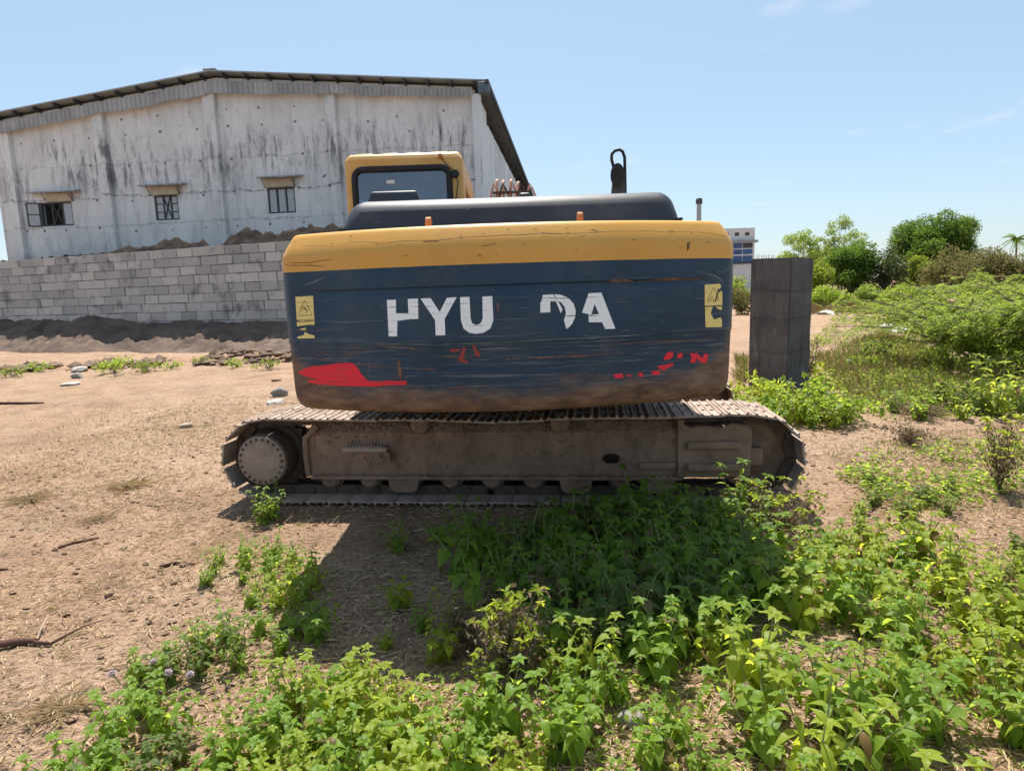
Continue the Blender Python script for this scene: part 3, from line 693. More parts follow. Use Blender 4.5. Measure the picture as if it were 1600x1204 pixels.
for q in fl_: decal('red_flake', [[zr(q)]], REDF)
# scratches
rs = random.Random(12)
wav = [(444+0, 392)] + zl([(200,210),(260,203),(400,208),(480,182),(560,180),(680,190),(780,176),(1000,172),(1180,152),(1430,140)]) + zr([(80,142),(250,132),(400,135),(650,120),(900,118),(1000,125),(1100,120),(1250,132),(1340,150)])
dk = ribbon(wav[1:], .7, .4, rs) + ribbon(zl([(910,180),(1000,176)]), 1.8, .5, rs) + ribbon(zl([(92,305),(250,302),(300,292),(375,284)]), 1.0, .4, rs) + ribbon(zl([(100,318),(250,318),(330,326)]), 1.0, .4, rs) \
   + ribbon(zl([(1250,205),(1290,202),(1335,187)]), 1.0, .4, rs) + ribbon(zr([(1105,222),(1108,190),(1120,182),(1112,215),(1104,235)]), 1.8, .5, rs) + ribbon(zr([(248,130),(300,132)]), 1.8, .4, rs) + ribbon(zr([(480,150),(510,140)]), 1.0, .4, rs)
for _ in range(26):
    x = rs.uniform(450, 1130); y = rs.uniform(362, 402)-.03*(x-450)+6; l = rs.uniform(2, 9); dk += ribbon([(x, y), (x+l, y+rs.uniform(-2, 2))], rs.uniform(.5, 1.3))
decal('paint_scratch', dk, SCR)['kind'] = 'stuff'
pl = ribbon(zl([(215,432),(280,412),(335,385)]), 1.6, .5, rs) + ribbon(zl([(300,640),(450,655),(560,645),(680,642)]), .9, .4, rs) + ribbon(zl([(640,780),(1000,782),(1200,775),(1430,768)]), 1.6, .6, rs) + ribbon(zr([(0,770),(300,752),(500,745),(900,722)]), 1.5, .6, rs) + ribbon(zl([(590,860),(592,940)]), 1.0)
for _ in range(95):
    low = rs.random() < .62
    x = rs.uniform(455, 1130); y = (rs.uniform(535, 618) if low else rs.uniform(425, 535))-.03*(x-450)+4
    l = rs.uniform(8, 70) if low else rs.uniform(4, 30); s_ = rs.uniform(-.10, .06); pl += ribbon([(x, y), (x+l, y+l*s_)], rs.uniform(.35, .9), .5, rs)
for _ in range(30):
    x = rs.uniform(820, 1135); y = rs.uniform(430, 620); a = rs.uniform(-1.2, 1.2); l = rs.uniform(3, 10); pl += ribbon([(x, y), (x+l*math.cos(a), y+l*math.sin(a))], rs.uniform(.4, .8))
for _ in range(8):
    x = 1085+rs.uniform(0, 25); y = 420+rs.uniform(0, 25); pl += ribbon([(x, y), (x+12, y+3), (x+25, y+12)], .8)
decal('pale_scrape', pl, PALES)['kind'] = 'stuff'
ru = ribbon(zr([(640,412),(700,404),(790,410)]), 4.0, .7, rs) + ribbon(zr([(815,412),(950,402),(1080,398),(1185,396)]), 3.0, .6, rs) + ribbon(zr([(580,790),(740,778),(900,765),(1100,760),(1260,742)]), 1.6, .5, rs) + ribbon(zr([(40,870),(300,856),(490,850),(740,828)]), 2.4, .7, rs) + ribbon(zl([(170,700),(300,700),(370,690)]), 3, .7, rs) + ribbon(zl([(765,880),(775,990)]), 4, .6, rs) + ribbon(zl([(1345,540),(1350,590)]), 4.5, .5, rs) + ribbon(zl([(640,790),(800,800),(960,830)]), 1.4, .5, rs)
for _ in range(30):
    x = rs.uniform(455, 1130); y = rs.uniform(545, 620)-.03*(x-450)+4; l = rs.uniform(15, 80); ru += ribbon([(x, y), (x+l, y+rs.uniform(-5, 3))], rs.uniform(.6, 1.8), .6, rs)
decal('rust_scrape', ru, RUSTS)['kind'] = 'stuff'
# lifting lugs on top
for px, py in ((670, 350), (906, 343)):
    q = gy(px, py, 3.98)-EX0
    b = MB(); pr = [(-.05, 2.07), (.05, 2.07), (.05, 2.135), (.035, 2.158), (0, 2.168), (-.035, 2.158), (-.05, 2.135)]
    b.prism([(q.y+u, v) for u, v in pr], q.x-.016, q.x+.016, 'x'); b.build('lifting_lug', ORANGE, cw, bevel=.004)

# ------------------------------------------------------------------ engine hood, scoop, machine house
def wx(px, py, Y): q = gy(px, py, Y)-EX0; return q
hl, hr = wx(523, 356, 4.15).x, wx(1069, 340, 4.15).x
b = MB(); b.hexa([(hl, -2.25, 2.08), (hr, -2.25, 2.08), (hr, -.85, 2.08), (hl, -.85, 2.08), (hl+.10, -2.15, 2.315), (hr-.06, -2.15, 2.315), (hr-.06, -.9, 2.315), (hl+.10, -.9, 2.315)])
hood = b.build('engine_hood', HOOD, ex, bevel=.085, seg=5, smooth=40)
c = wx(820, 306, 4.3)
MB().box(c.x-.04, c.x+.04, -2.08, -.95, 2.29, 2.34).build('hood_rib', HOOD, hood, bevel=.018, seg=3)
c = wx(967, 304, 4.3)
MB().hexa([(c.x-.05, -2.232, 2.10), (c.x+.03, -2.232, 2.10), (c.x+.03, -2.2, 2.10), (c.x-.05, -2.2, 2.10), (c.x-.05, -2.163, 2.25), (c.x+.03, -2.163, 2.25), (c.x+.03, -2.13, 2.25), (c.x-.05, -2.13, 2.25)]).build('hood_seam_strip', HOOD, hood, bevel=.004)
a, d = wx(568, 312, 4.75), wx(663, 309, 4.75); a2, d2 = wx(578, 299, 4.75), wx(651, 297, 4.75)
MB().hexa([(a.x, -1.65, 2.28), (d.x, -1.65, 2.28), (d.x, -1.2, 2.28), (a.x, -1.2, 2.28), (a2.x, -1.63, a2.z), (d2.x, -1.63, a2.z), (d2.x-.02, -1.25, a2.z-.01), (a2.x+.02, -1.25, a2.z-.01)]).build('hood_scoop', HOOD, hood, bevel=.02, seg=3)
for x in (hl+.03, hr-.02): MB().lathe([(.012, 0), (.012, .03), (.02, .03), (.02, .045)], (x, -2.2, 2.09), 'z', 8).build('hood_latch', DARKM, hood)
# machine house under the hood, platform, slew ring, car body
MB().box(-1.33, -.30, -1.76, -1.02, 1.12, 2.075).build('side_housing', YEL, ex, bevel=.03)
MB().box(.42, 1.33, -1.76, .95, 1.12, 2.075).build('side_housing', YEL, ex, bevel=.03)
MB().box(-.29, .41, -1.9, -.6, 1.15, 2.06).build('engine_block', DARKM, ex)
MB().box(-1.33, 1.33, -1.95, 1.15, 1.0, 1.115).build('platform', DARKM, ex, bevel=.02)
MB().lathe([(.62, .78), (.62, .86), (.70, .87), (.70, .99)], (0, 0, 0), 'z', 40).build('slew_ring', DARKM, ex, smooth=40)
MB().box(-.75, .75, -.95, .95, .42, .775).build('car_body', MUCK, ex, bevel=.05, rz=YAW)

# ------------------------------------------------------------------ cab
ca = wx(537, 238, 5.45); cb2 = wx(722, 233, 5.45); CY = 5.45-EX0.y; CX0, CX1 = ca.x, cb2.x; CZ1 = 2.855; CZ0 = 1.12
wa, wb = wx(553, 266, 5.45), wx(704, 320, 5.45)
win = (wa.x, wb.x, 2.06, wa.z, .07)
b = MB(); b.plate_hole((CX0, CX1, CZ0, CZ1-.05), win, lambda u, v, t: (u, CY+t, v), .05)
b.plate_hole((CY+.052, CY+1.6, CZ0, CZ1-.05), (CY+.25, CY+1.45, 1.75, 2.62, .08), lambda u, v, t: (CX1-t, u, v), .05)
b.plate_hole((CY+.052, CY+1.6, CZ0, CZ1-.05), (CY+.20, CY+1.45, 1.75, 2.62, .08), lambda u, v, t: (CX0+t, u, v), .05)
b.plate_hole((CX0+.052, CX1-.052, CZ0, CZ1-.05), (CX0+.11, CX1-.11, 1.5, 2.7, .06), lambda u, v, t: (u, CY+1.55+t, v), .05)
cab = b.build('cab', YEL, ex, bevel=.012)
rf = MB().hexa([(CX0-.005, CY-.01, CZ1-.07), (CX1+.005, CY-.01, CZ1-.07), (CX1+.005, CY+1.63, CZ1-.10), (CX0-.005, CY+1.63, CZ1-.10), (CX0+.03, CY+.03, CZ1), (CX1-.03, CY+.03, CZ1), (CX1-.03, CY+1.58, CZ1-.03), (CX0+.03, CY+1.58, CZ1-.03)])
roof = rf.build('cab_roof', YEL, cab, bevel=.025, seg=3)
for f in (.16, .38, .58, .80):
    x = CX0+(CX1-CX0)*f; MB().box(x-.075, x+.075, CY+.045, CY+1.5, CZ1-.035, CZ1+.006).build('roof_rib', YEL, cab, bevel=.012)
rp = []
for cx_, cy_, st_ in ((win[1]-.07, win[3]-.07, 0), (win[0]+.07, win[3]-.07, 90), (win[0]+.07, win[2]+.07, 180), (win[1]-.07, win[2]+.07, 270)):
    for k in range(7): rp.append((cx_+.07*math.cos(rad(st_+k*15)), CY-.002, cy_+.07*math.sin(rad(st_+k*15))))
fr = MB().tube(rp+rp[:2], .026, 8).build('window_seal', RUBBER, cab, smooth=50)
MB().box(win[0]+.005, win[1]-.005, CY+.002, CY+.008, win[2]+.005, win[3]-.005).build('glass', GLASS, cab)
gx0 = wx(604, 282, 5.46); gx1 = wx(617, 287, 5.46)
MB().box(gx0.x, gx1.x, CY-.0015, CY+.001, gx1.z, gx0.z).build('window_sticker', PALECW, cab)
MB().box(CX1-.03, CX1-.024, CY+.25, CY+1.45, 1.75, 2.62).build('side_glass', GLASS, cab)
MB().box(CX0+.02, CX0+.026, CY+.2, CY+1.45, 1.75, 2.62).build('side_glass', GLASS, cab)
MB().box(CX0+.11, CX1-.11, CY+1.57, CY+1.576, 1.5, 2.7).build('front_glass', GLASS, cab)
MB().box(CX0+.05, CX1-.05, CY+.05, CY+1.55, CZ0, 1.25).build('cab_floor', GREYIN, cab)
st = MB(); st.hexa([(CX0+.36, CY+.32, 1.75), (CX0+.80, CY+.32, 1.75), (CX0+.80, CY+.46, 1.75), (CX0+.36, CY+.46, 1.75), (CX0+.42, CY+.18, 2.50), (CX0+.78, CY+.18, 2.50), (CX0+.78, CY+.30, 2.50), (CX0+.42, CY+.30, 2.50)])
seat = st.build('operator_seat', SEATC, cab, bevel=.04, seg=3)
MB().box(CX0+.40, CX0+.82, CY+.34, CY+.85, 1.62, 1.74).build('cushion', SEATC, cab, bevel=.04, seg=3)
MB().hexa([(CX0+.50, CY+.17, 2.501), (CX0+.76, CY+.17, 2.501), (CX0+.76, CY+.25, 2.501), (CX0+.50, CY+.25, 2.501), (CX0+.60, CY+.16, 2.63), (CX0+.74, CY+.16, 2.63), (CX0+.74, CY+.24, 2.63), (CX0+.60, CY+.24, 2.63)]).build('headrest', SEATC, cab, bevel=.02)
MB().box(CX0+.06, CX0+.34, CY+.3, CY+1.2, 1.25, 1.95).build('side_console', GREYIN, cab, bevel=.03)
for x in (CX0+.25, CX0+.72):
    MB().tube([(x, CY+1.05, 1.85), (x, CY+1.1, 2.2)], [.012, .012], 8).build('control_lever', RUBBER, cab)
lm = wx(711, 272, 5.44)
MB().lathe([(.03, .0), (.034, -.02), (.026, -.03), (.02, -.031)], (lm.x, CY, lm.z), 'y', 14).build('rear_lamp', RUBBER, cab, smooth=40)
nz = wx(688, 244, 5.44)
MB().lathe([(.02, 0), (.02, -.03), (.012, -.035)], (nz.x, CY, nz.z), 'y', 10).build('washer_nozzle', ORANGE, cab)
MB().tube([(nz.x+.01, CY-.008, nz.z-.02), (nz.x+.06, CY-.012, nz.z-.08), (lm.x-.01, CY-.012, lm.z+.03), (lm.x+.02, CY-.012, lm.z-.06), (lm.x+.005, CY-.012, lm.z-.17), (lm.x-.02, CY-.012, lm.z-.25)], .004, 6).build('wire', RUBBER, cab)
MB().box(CX0+.03, CX1-.10, CY-.006, CY+.004, CZ1-.145, CZ1-.125).build('rain_strip', YEL, cab)

# ------------------------------------------------------------------ handrail with mirror at the right front
def mw(px, py, Y=6.25): return gy(px, py, Y)-EX0
mp = [(977, 320), (977, 299), (976.5, 270), (976, 246), (973, 237), (968, 234), (961, 235.5), (956, 241), (955.5, 249), (959, 262), (962, 275)]
rail = MB().tube([mw(*p) for p in mp], .0145, 12).build('mirror_rail', RUBBER, ex, smooth=50)
q = mw(964, 275); b = MB(); n = 28; ring = [(q.x+.066*math.cos(2*math.pi*k/n), q.z+.11*math.sin(2*math.pi*k/n)) for k in range(n)]
b.prism(ring, q.y-.055, q.y-.015, 'y'); b.build('mirror', RUBBER, rail, bevel=.012, seg=2)
q0, q1 = mw(953, 302), mw(978, 302); q2 = mw(957, 285)
MB().hexa([(q0.x, q0.y-.03, q0.z-.15), (q1.x, q0.y-.03, q0.z-.15), (q1.x, q0.y+.05, q0.z-.15), (q0.x, q0.y+.05, q0.z-.15), (q2.x, q0.y-.02, q2.z), (q1.x-.01, q0.y-.02, q2.z), (q1.x-.01, q0.y+.04, q2.z), (q2.x, q0.y+.04, q2.z)]).build('rail_bracket', HOOD, rail, bevel=.01)
MB().tube([mw(977, 320), mw(977, 320)+Vector((0, .3, -.35)), mw(977, 320)+Vector((0, .6, -.6))], .018, 8).build('grab_rail', RUBBER, rail)

# ------------------------------------------------------------------ boom, stick, bucket reaching away, hoses over the boom foot
b = MB(); b.prism([(.55, 1.75), (1.15, 2.42), (3.7, 2.98), (6.2, 2.3), (6.3, 2.05), (3.6, 2.45), (1.5, 1.75), (.7, 1.45)], -.24, .24, 'x'); boom = b.build('boom', YEL, ex, bevel=.02)
b = MB(); b.prism([(5.9, 2.75), (6.3, 2.7), (7.3, .95), (7.1, .75), (6.0, 2.0)], -.17, .17, 'x'); b.build('stick', YEL, ex, bevel=.02)
b = MB(); b.prism([(7.3, .98), (7.6, .75), (7.5, .3), (7.0, .05), (6.4, .06), (6.3, .15), (6.9, .45), (6.95, .85)], -.55, .55, 'x'); b.build('bucket', MUCK, ex, bevel=.02)
for x in (-.42, .42):
    MB().tube([(x, .9, 1.45), (x, 3.2, 2.6)], .06, 12).build('boom_cylinder', DARKM, ex, smooth=40)
hx = [776, 786, 798, 809]
for i, px in enumerate(hx):
    q = gy(px, 300, 7.35)-EX0; zt = (gy(px, 281+(i % 2)*1.5+(2 if i == 3 else 0), 7.35)-EX0).z
    MB().tube([(q.x, .65, 1.9), (q.x, .85, 2.45), (q.x, .96, zt-.02), (q.x+.01, 1.0, zt), (q.x, 1.06, zt-.02), (q.x*.6, 1.35, 2.52), (q.x*.6, 3.6, 3.0)], .016, 8).build('hydraulic_pipe', PINK, boom, smooth=50)
rh = random.Random(4)
for i in range(5):
    xa = gy(766+i*14, 298, 7.3).x; xb = gy(778+i*14, 296, 7.3).x; zc = gy(790, 294+rh.uniform(-2, 2), 7.3).z
    MB().tube([(xa, .88, zc-.12), (xa+.02, .86, zc-.03), ((xa+xb)/2, .85, zc+.03+rh.uniform(0, .03)), (xb-.02, .86, zc-.01), (xb+.03, .9, zc-.12)], .011, 8).build('hydraulic_hose', DARKM if i % 2 else PINK, boom, smooth=50)
MB().box(gy(770, 297, 7.3).x, gy(826, 297, 7.3).x, .84, .90, gy(790, 299, 7.3).z-.03, gy(790, 299, 7.3).z-.01).build('pipe_clamp', DARKM, boom)

# ------------------------------------------------------------------ undercarriage, in a frame turned with the tracks (u along, v across, z)
uc, UL, UR, ZC, RP = .048, -1.915, 2.02, .392, .305    # sprocket and idler centres, pin radius
VN = -1.195                                             # centre of the near chain
NS = 51
def path(n):
    """pin-line points and directions of a closed loop"""
    seg = []; top = UR-UL
    P = []
    N = 1600
    for i in range(400): f = i/400; P.append((UL+top*f, ZC+RP-.028*math.sin(math.pi*f)**2*abs(math.sin(3*math.pi*f))-.012*math.sin(math.pi*f)))
    for i in range(400): a = math.pi/2-math.pi*i/400; P.append((UR+RP*math.cos(a), ZC+RP*math.sin(a)))
    for i in range(400): f = i/400; P.append((UR-top*f, ZC-RP))
    for i in range(400): a = -math.pi/2-math.pi*i/400; P.append((UL+RP*math.cos(a), ZC+RP*math.sin(a)))
    P = np.array(P); d = np.linalg.norm(np.roll(P, -1, 0)-P, axis=1); L = np.concatenate([[0], np.cumsum(d)])
    PP = np.vstack([P, P[:1]]); t = np.arange(n)*L[-1]/n+.05
    return np.stack([np.interp(t, L, PP[:, 0]), np.interp(t, L, PP[:, 1])], 1), L[-1]/n
pins, pitch = path(NS)
# one shoe: plate with three grousers and bolt heads, along local x = travel, z = outwards
prf = [(-.5*pitch, .034), (-.5*pitch, .046), (-.42*pitch, .050), (-.40*pitch, .062), (-.34*pitch, .062), (-.30*pitch, .050), (-.05*pitch, .049), (-.03*pitch, .059), (.03*pitch, .059), (.05*pitch, .049), (.27*pitch, .049), (.30*pitch, .065), (.36*pitch, .065), (.40*pitch, .049), (.47*pitch, .046), (.47*pitch, .034)]
b = MB(); b.prism(prf, -.30, .30, 'y')
for u in (-.18, .16):
    for v in (-.10, .10): b.lathe([(.014, .049), (.014, .06), (.004, .061)], (u*pitch, v, 0), 'z', 6)
SHOE = b.mesh('track_shoe', MUCK2)
b = MB()
for s_ in (-1, 1):
    v0, v1 = (s_*.085-.018, s_*.085+.018)
    ol = [(-.62*pitch, -.028), (-.50*pitch, -.042), (-.2*pitch, -.045), (.15*pitch, -.042), (.48*pitch, -.040), (.60*pitch, -.02), (.60*pitch, .012), (.48*pitch, .033), (-.5*pitch, .033), (-.62*pitch, .012)]
    b.prism(ol, v0+ (s_*.01), v1+(s_*.01), 'y')
for k in (-.5, .5):
    b.lathe([(.028, -.13), (.028, .13)], (k*pitch, 0, 0), 'y', 10)
LINK = b.mesh('track_link', DARKM, smooth=35)
rsh = random.Random(6)
def make_track(v, near):
    b = MB(); nr = len(pins); vs_ = []; fs_ = []
    for i in range(nr):                                   # continuous band of bushings inside the links
        t = pins[(i+1) % nr]-pins[i-1]; t = t/np.linalg.norm(t); nn = np.array([-t[1], t[0]])
        for (k, dv) in ((.012, -.06), (.012, .06), (-.012, .06), (-.012, -.06)): q = pins[i]+nn*k; vs_.append((q[0], v+dv, q[1]))
    for i in range(nr):
        j = (i+1) % nr
        for k in range(4): fs_.append((i*4+k, i*4+(k+1) % 4, j*4+(k+1) % 4, j*4+k))
    b.add(vs_, fs_)
    ch = b.build('track_chain', DARKM, ex, rz=YAW)
    for i in range(NS):
        a = pins[i]; c = pins[(i+1) % NS]; mid = (a+c)/2; d = c-a; ang = math.atan2(d[1], d[0])
        o = link('track_shoe', SHOE, ch); o.location = (mid[0], v+rsh.uniform(-.006, .006), mid[1]); o.rotation_euler = (rsh.uniform(-.006, .006), -ang+rsh.uniform(-.035, .035), rsh.uniform(-.008, .008))
        o = link('track_link', LINK, ch); o.location = (mid[0], v, mid[1]); o.rotation_euler = (0, -ang, 0)
    return ch
make_track(VN, True); make_track(-VN, False)
def und(b, name, mat, parent=None, **k):
    return b.build(name, mat, parent or ex, rz=None if parent else YAW, **k)
for sg in (1, -1):
    near = sg == 1
    def V(v): return v*sg
    vf = V(-1.385); vb = V(-1.0)         # outer and inner face of the track frame
    lo, hi = min(vf, vb), max(vf, vb)
    u0, u1 = -1.555, 1.50
    fb_ = MB()
    # frame beam: outer plate with an oval hole, sloped top, bottom flange
    ho = 0.937
    fb_.box(u0, ho-.2, lo, hi, .238, .60); fb_.box(ho+.2, u1, lo, hi, .238, .60)
    fb_.plate_hole((ho-.2, ho+.2, .238, .60), (ho-.068, ho+.068, .338, .418, .0399), lambda u, v, t, vf=vf, sg=sg: (u, vf+t*sg, v), .03)
    fb_.box(ho-.2, ho+.2, min(V(-1.12), vb), max(V(-1.12), vb), .238, .60)
    fb_.hexa([(u0, lo, .601), (u1, lo, .601), (u1, hi, .601), (u0, hi, .601), (u0+.03, lo+.08, .672), (u1, lo+.08, .672), (u1, hi-.08, .672), (u0+.03, hi-.08, .672)])
    frm = und(fb_, 'track_frame', MUCK)
    und(MB().box(u0+.02, u1-.02, min(vf, vf-.035*sg), max(vf, vf-.035*sg), .210, .240), 'bottom_flange', MUCK, frm, bevel=.006)
    pts = [(u0+.10, .665), (u0+.06, .62), (u0-.01, .56), (u0-.015, .40), (u0-.005, .235)]
    und(MB().tube([(u, vf-.015*sg, z) for u, z in pts], [.022, .024, .024, .024, .022], 6), 'end_flange', MUCK, frm)
    und(MB().box(-1.234, -.864, min(vf, vf-.07*sg), max(vf, vf-.07*sg), .452, .490), 'step', MUCK2, frm, bevel=.006)
    for k in range(12): und(MB().box(-1.20+k*.026, -1.188+k*.026, min(vf-.045*sg, vf-.066*sg), max(vf-.045*sg, vf-.066*sg), .491, .507), 'step_tooth', MUCK2, frm)
    und(MB().hexa([(-.86, min(vf, vf-.06*sg), .36), (-.83, min(vf, vf-.06*sg), .36), (-.83, max(vf, vf-.06*sg), .40), (-.86, max(vf, vf-.06*sg), .40), (-.89, min(vf, vf-.06*sg), .451), (-.85, min(vf, vf-.06*sg), .451), (-.85, max(vf, vf-.06*sg), .451), (-.89, max(vf, vf-.06*sg), .451)]), 'step_bracket', MUCK, frm)
    und(MB().box(1.147, 1.43, min(vf, vf-.04*sg), max(vf, vf-.04*sg), 0.302, .355), 'rib', MUCK, frm, bevel=.01)
    # idler guard box on the right end
    g0, g1 = 1.47, 1.985
    gd = MB(); gd.prism([(g0, .235), (g1-.02, .235), (g1+.005, .26), (g1+.012, .60), (g1-.02, .645), (g1-.14, .66), (g1-.22, .63), (g1-.34, .645), (g1-.44, .63), (g0, .66)], V(-1.42), V(-1.02), 'y')
    gd_ = und(gd, 'idler_guard', MUCK, bevel=.015)
    und(MB().box(g0-.03, g0+.02, min(V(-1.43), V(-1.36)), max(V(-1.43), V(-1.36)), .24, .70), 'end_plate', MUCK, gd_, bevel=.01)
    for za in (.295, .468): und(MB().box(g0+.04, g1-.08, min(V(-1.421), V(-1.465)), max(V(-1.421), V(-1.465)), za, za+.06), 'rib', MUCK, gd_, bevel=.015)
    # final drive drum and sprocket
    spk = MB(); n = 21; ring = []
    for k in range(n*4):
        a = 2*math.pi*k/(n*4); r = (.285, .325, .325, .285)[k % 4]; ring.append((UL+r*math.cos(a), ZC+r*math.sin(a)))
    spk.prism(ring, V(-1.235), V(-1.155), 'y'); sp_ = und(spk, 'drive_sprocket', DARKM)
    und(MB().lathe([(.265, V(-1.20)), (.265, V(-1.255)), (.225, V(-1.28)), (.218, V(-1.47)), (.212, V(-1.475)), (.205, V(-1.478))], (UL, 0, ZC), 'y', 44), 'drive_drum', DARKM, sp_, smooth=35)
    und(MB().lathe([(.205, V(-1.4775)), (.203, V(-1.492)), (.19, V(-1.497)), (.06, V(-1.499)), (.02, V(-1.499))], (UL, 0, ZC), 'y', 44), 'drum_cover', DRUM, sp_, smooth=35)
    for k in range(22):
        a = 2*math.pi*k/22; und(MB().lathe([(.011, V(-1.494)), (.011, V(-1.508)), (.003, V(-1.509))], (UL+.18*math.cos(a), 0, ZC+.18*math.sin(a)), 'y', 6), 'bolt', DARKM, sp_)
    MBm = MB().lathe([(.24, V(-1.15)), (.22, V(-.95))], (UL, 0, ZC), 'y', 30); und(MBm, 'drive_motor', DARKM, sp_)
    und(MB().box(UL-.02, u0+.05, min(V(-1.15), V(-1.0)), max(V(-1.15), V(-1.0)), .28, .56), 'drive_mount', DARKM, frm)
    # idler wheel
    und(MB().lathe([(.02, V(-1.30)), (.07, V(-1.30)), (.075, V(-1.285)), (.10, V(-1.27)), (.16, V(-1.262)), (.17, V(-1.25)), (.235, V(-1.255)), (.245, V(-1.275)), (.275, V(-1.275)), (.275, V(-1.24)), (.285, V(-1.235)), (.285, V(-1.155)), (.275, V(-1.15)), (.275, V(-1.115)), (.02, V(-1.1))], (UR, 0, ZC), 'y', 44), 'idler_wheel', MUCK, smooth=35)
    ib = MB(); ib.box(g1-.03, UR+.07, min(V(-1.30), V(-1.38)), max(V(-1.30), V(-1.38)), ZC-.075, ZC+.065); und(ib, 'idler_bracket', MUCK, bevel=.015)
    # carrier and bottom rollers, roller guards
    for u in (-.582, .543):
        und(MB().lathe([(.02, V(-1.435)), (.07, V(-1.432)), (.078, V(-1.42)), (.078, V(-1.30)), (.058, V(-1.285)), (.058, V(-1.0))], (u, 0, .672), 'y', 24), 'carrier_roller', MUCK, frm, smooth=35)
    for k in range(9):
        u = -1.405+.345*k
        und(MB().lathe([(.02, V(-1.36)), (.06, V(-1.36)), (.072, V(-1.345)), (.085, V(-1.33)), (.085, V(-1.29)), (.10, V(-1.285)), (.10, V(-1.26)), (.08, V(-1.255)), (.08, V(-1.13)), (.10, V(-1.12)), (.10, V(-1.06)), (.06, V(-1.04))], (u, 0, .195), 'y', 22), 'track_roller', MUCK, frm, smooth=35)
    for u in (-.753, .657, 1.30):
        gp = [(-.20, .235), (.20, .235), (.19, .215), (.13, .20), (.115, .12), (.08, .095), (-.08, .095), (-.115, .12), (-.13, .20), (-.19, .215)]
        und(MB().prism([(u+a, z) for a, z in gp], V(-1.395), V(-1.365), 'y'), 'roller_guard', MUCK, frm, bevel=.006)
# a few clods of soil caught on the track frame and shoes
cl = MB(); rc = random.Random(77)
for q_ in range(900):
    u = rc.uniform(-1.5, 1.45); v = rc.uniform(-1.375, -1.22); r = rc.uniform(.006, .026); z = .605+(v+1.385)*.8*.9+r*.3
    if q_ > 420: v = -1.386-r*.1; z = .60-.30*rc.random()**2.2; r *= .55
    if q_ > 700: v = rc.uniform(-1.415, -1.388); z = .243; r *= 1.2
    cl.lathe([(r*.3, -r*.6), (r*rc.uniform(.8, 1.1), -r*.2), (r*rc.uniform(.6, 1), r*.3), (r*.25, r*.65)], (u, v, z), 'z', 5)
o = cl.build('caked_soil', MUCK, ex, rz=YAW); o['kind'] = 'stuff'

# ------------------------------------------------------------------ concrete post
pb = gy(1222, 604, 9.75)
h = .335
me = MB().hexa([(-h, -h, -.2), (h, -h, -.2), (h, h, -.2), (-h, h, -.2), (-h, -h, 2.045), (h, -h, 2.03), (h, h, 2.05), (-h, h, 2.055)]).mesh('concrete_post', mat_post())
bm = bmesh.new(); bm.from_mesh(me); bmesh.ops.bevel(bm, geom=list(bm.edges), offset=.02, segments=2, affect='EDGES')
for _ in range(3): bmesh.ops.subdivide_edges(bm, edges=[e for e in bm.edges if e.calc_length() > .045], cuts=1, use_grid_fill=True)
from mathutils import noise as mn
for v in bm.verts:
    a = mn.fractal(v.co*6, 1, 2, 4); e_ = min(abs(abs(v.co.x)-h), abs(abs(v.co.y)-h)); q_ = max(0, mn.noise(v.co*11+Vector((3, 1, 7)))-.2)
    cr_ = (1 if abs(v.co.x) > h-.05 and abs(v.co.y) > h-.05 else 0)+(1 if v.co.z > 1.99 else 0)
    f = 1+a*.003-cr_*q_*.07; v.co.x *= f; v.co.y *= f; v.co.z -= .05*q_*(v.co.z > 1.98)
bm.to_mesh(me); bm.free(); me.polygons.foreach_set('use_smooth', np.ones(len(me.polygons), bool)); me.set_sharp_from_angle(angle=rad(50))
po = link('concrete_post', me)
po.location = (gy(1216, 600, 10.15).x, 10.15, ghs(4.1, 10.1)); po.rotation_euler = (rad(.6), rad(-.9), rad(38))
tag(po, 'square weathered dark concrete post stub standing among weeds', 'post')

# ------------------------------------------------------------------ foliage
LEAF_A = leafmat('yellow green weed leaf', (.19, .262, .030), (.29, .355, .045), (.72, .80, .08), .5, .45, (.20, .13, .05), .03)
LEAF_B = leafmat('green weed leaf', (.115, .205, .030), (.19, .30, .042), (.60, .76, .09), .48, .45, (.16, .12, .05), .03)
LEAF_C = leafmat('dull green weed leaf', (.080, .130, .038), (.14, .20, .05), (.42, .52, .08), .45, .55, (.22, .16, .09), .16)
DRYL = leafmat('dried leaf', (.16, .115, .075), (.30, .225, .15), (.35, .26, .14), .25, .8)
TREE_L = leafmat('light tree leaf', (.095, .165, .032), (.16, .24, .05), (.50, .62, .10), .46)
TREE_D = leafmat('dark tree leaf', (.045, .090, .020), (.085, .14, .028), (.26, .42, .05), .42)
TREE_Y = leafmat('yellow green shrub leaf', (.10, .15, .02), (.17, .22, .03), (.46, .54, .05), .42)
TREE_G = leafmat('grey green shrub leaf', (.050, .070, .030), (.090, .105, .045), (.20, .25, .07), .35)
FEATH = leafmat('feathery leaflet', (.115, .18, .034), (.19, .255, .05), (.50, .62, .09), .45)
FEATHO = leafmat('olive feathery leaflet', (.085, .105, .035), (.15, .155, .055), (.33, .36, .09), .36, .6, (.26, .17, .09), .3)
STEM = plain('green stem', (.26, .27, .12), .7); TWIG = plain('brown twig', (.15, .105, .07), .9); BARK = plain('grey bark', (.16, .135, .11), .95, .3, 12)
STRAWM = leafmat('straw', (.52, .39, .23), (.78, .64, .42), (.6, .48, .28), .15, .8)
GRASSM = leafmat('grass blade', (.10, .14, .03), (.23, .25, .08), (.40, .44, .08), .35, .6, (.40, .29, .15), .35)
DGRASS = leafmat('reddish dry grass', (.26, .17, .09), (.40, .28, .16), (.4, .26, .12), .25, .8)

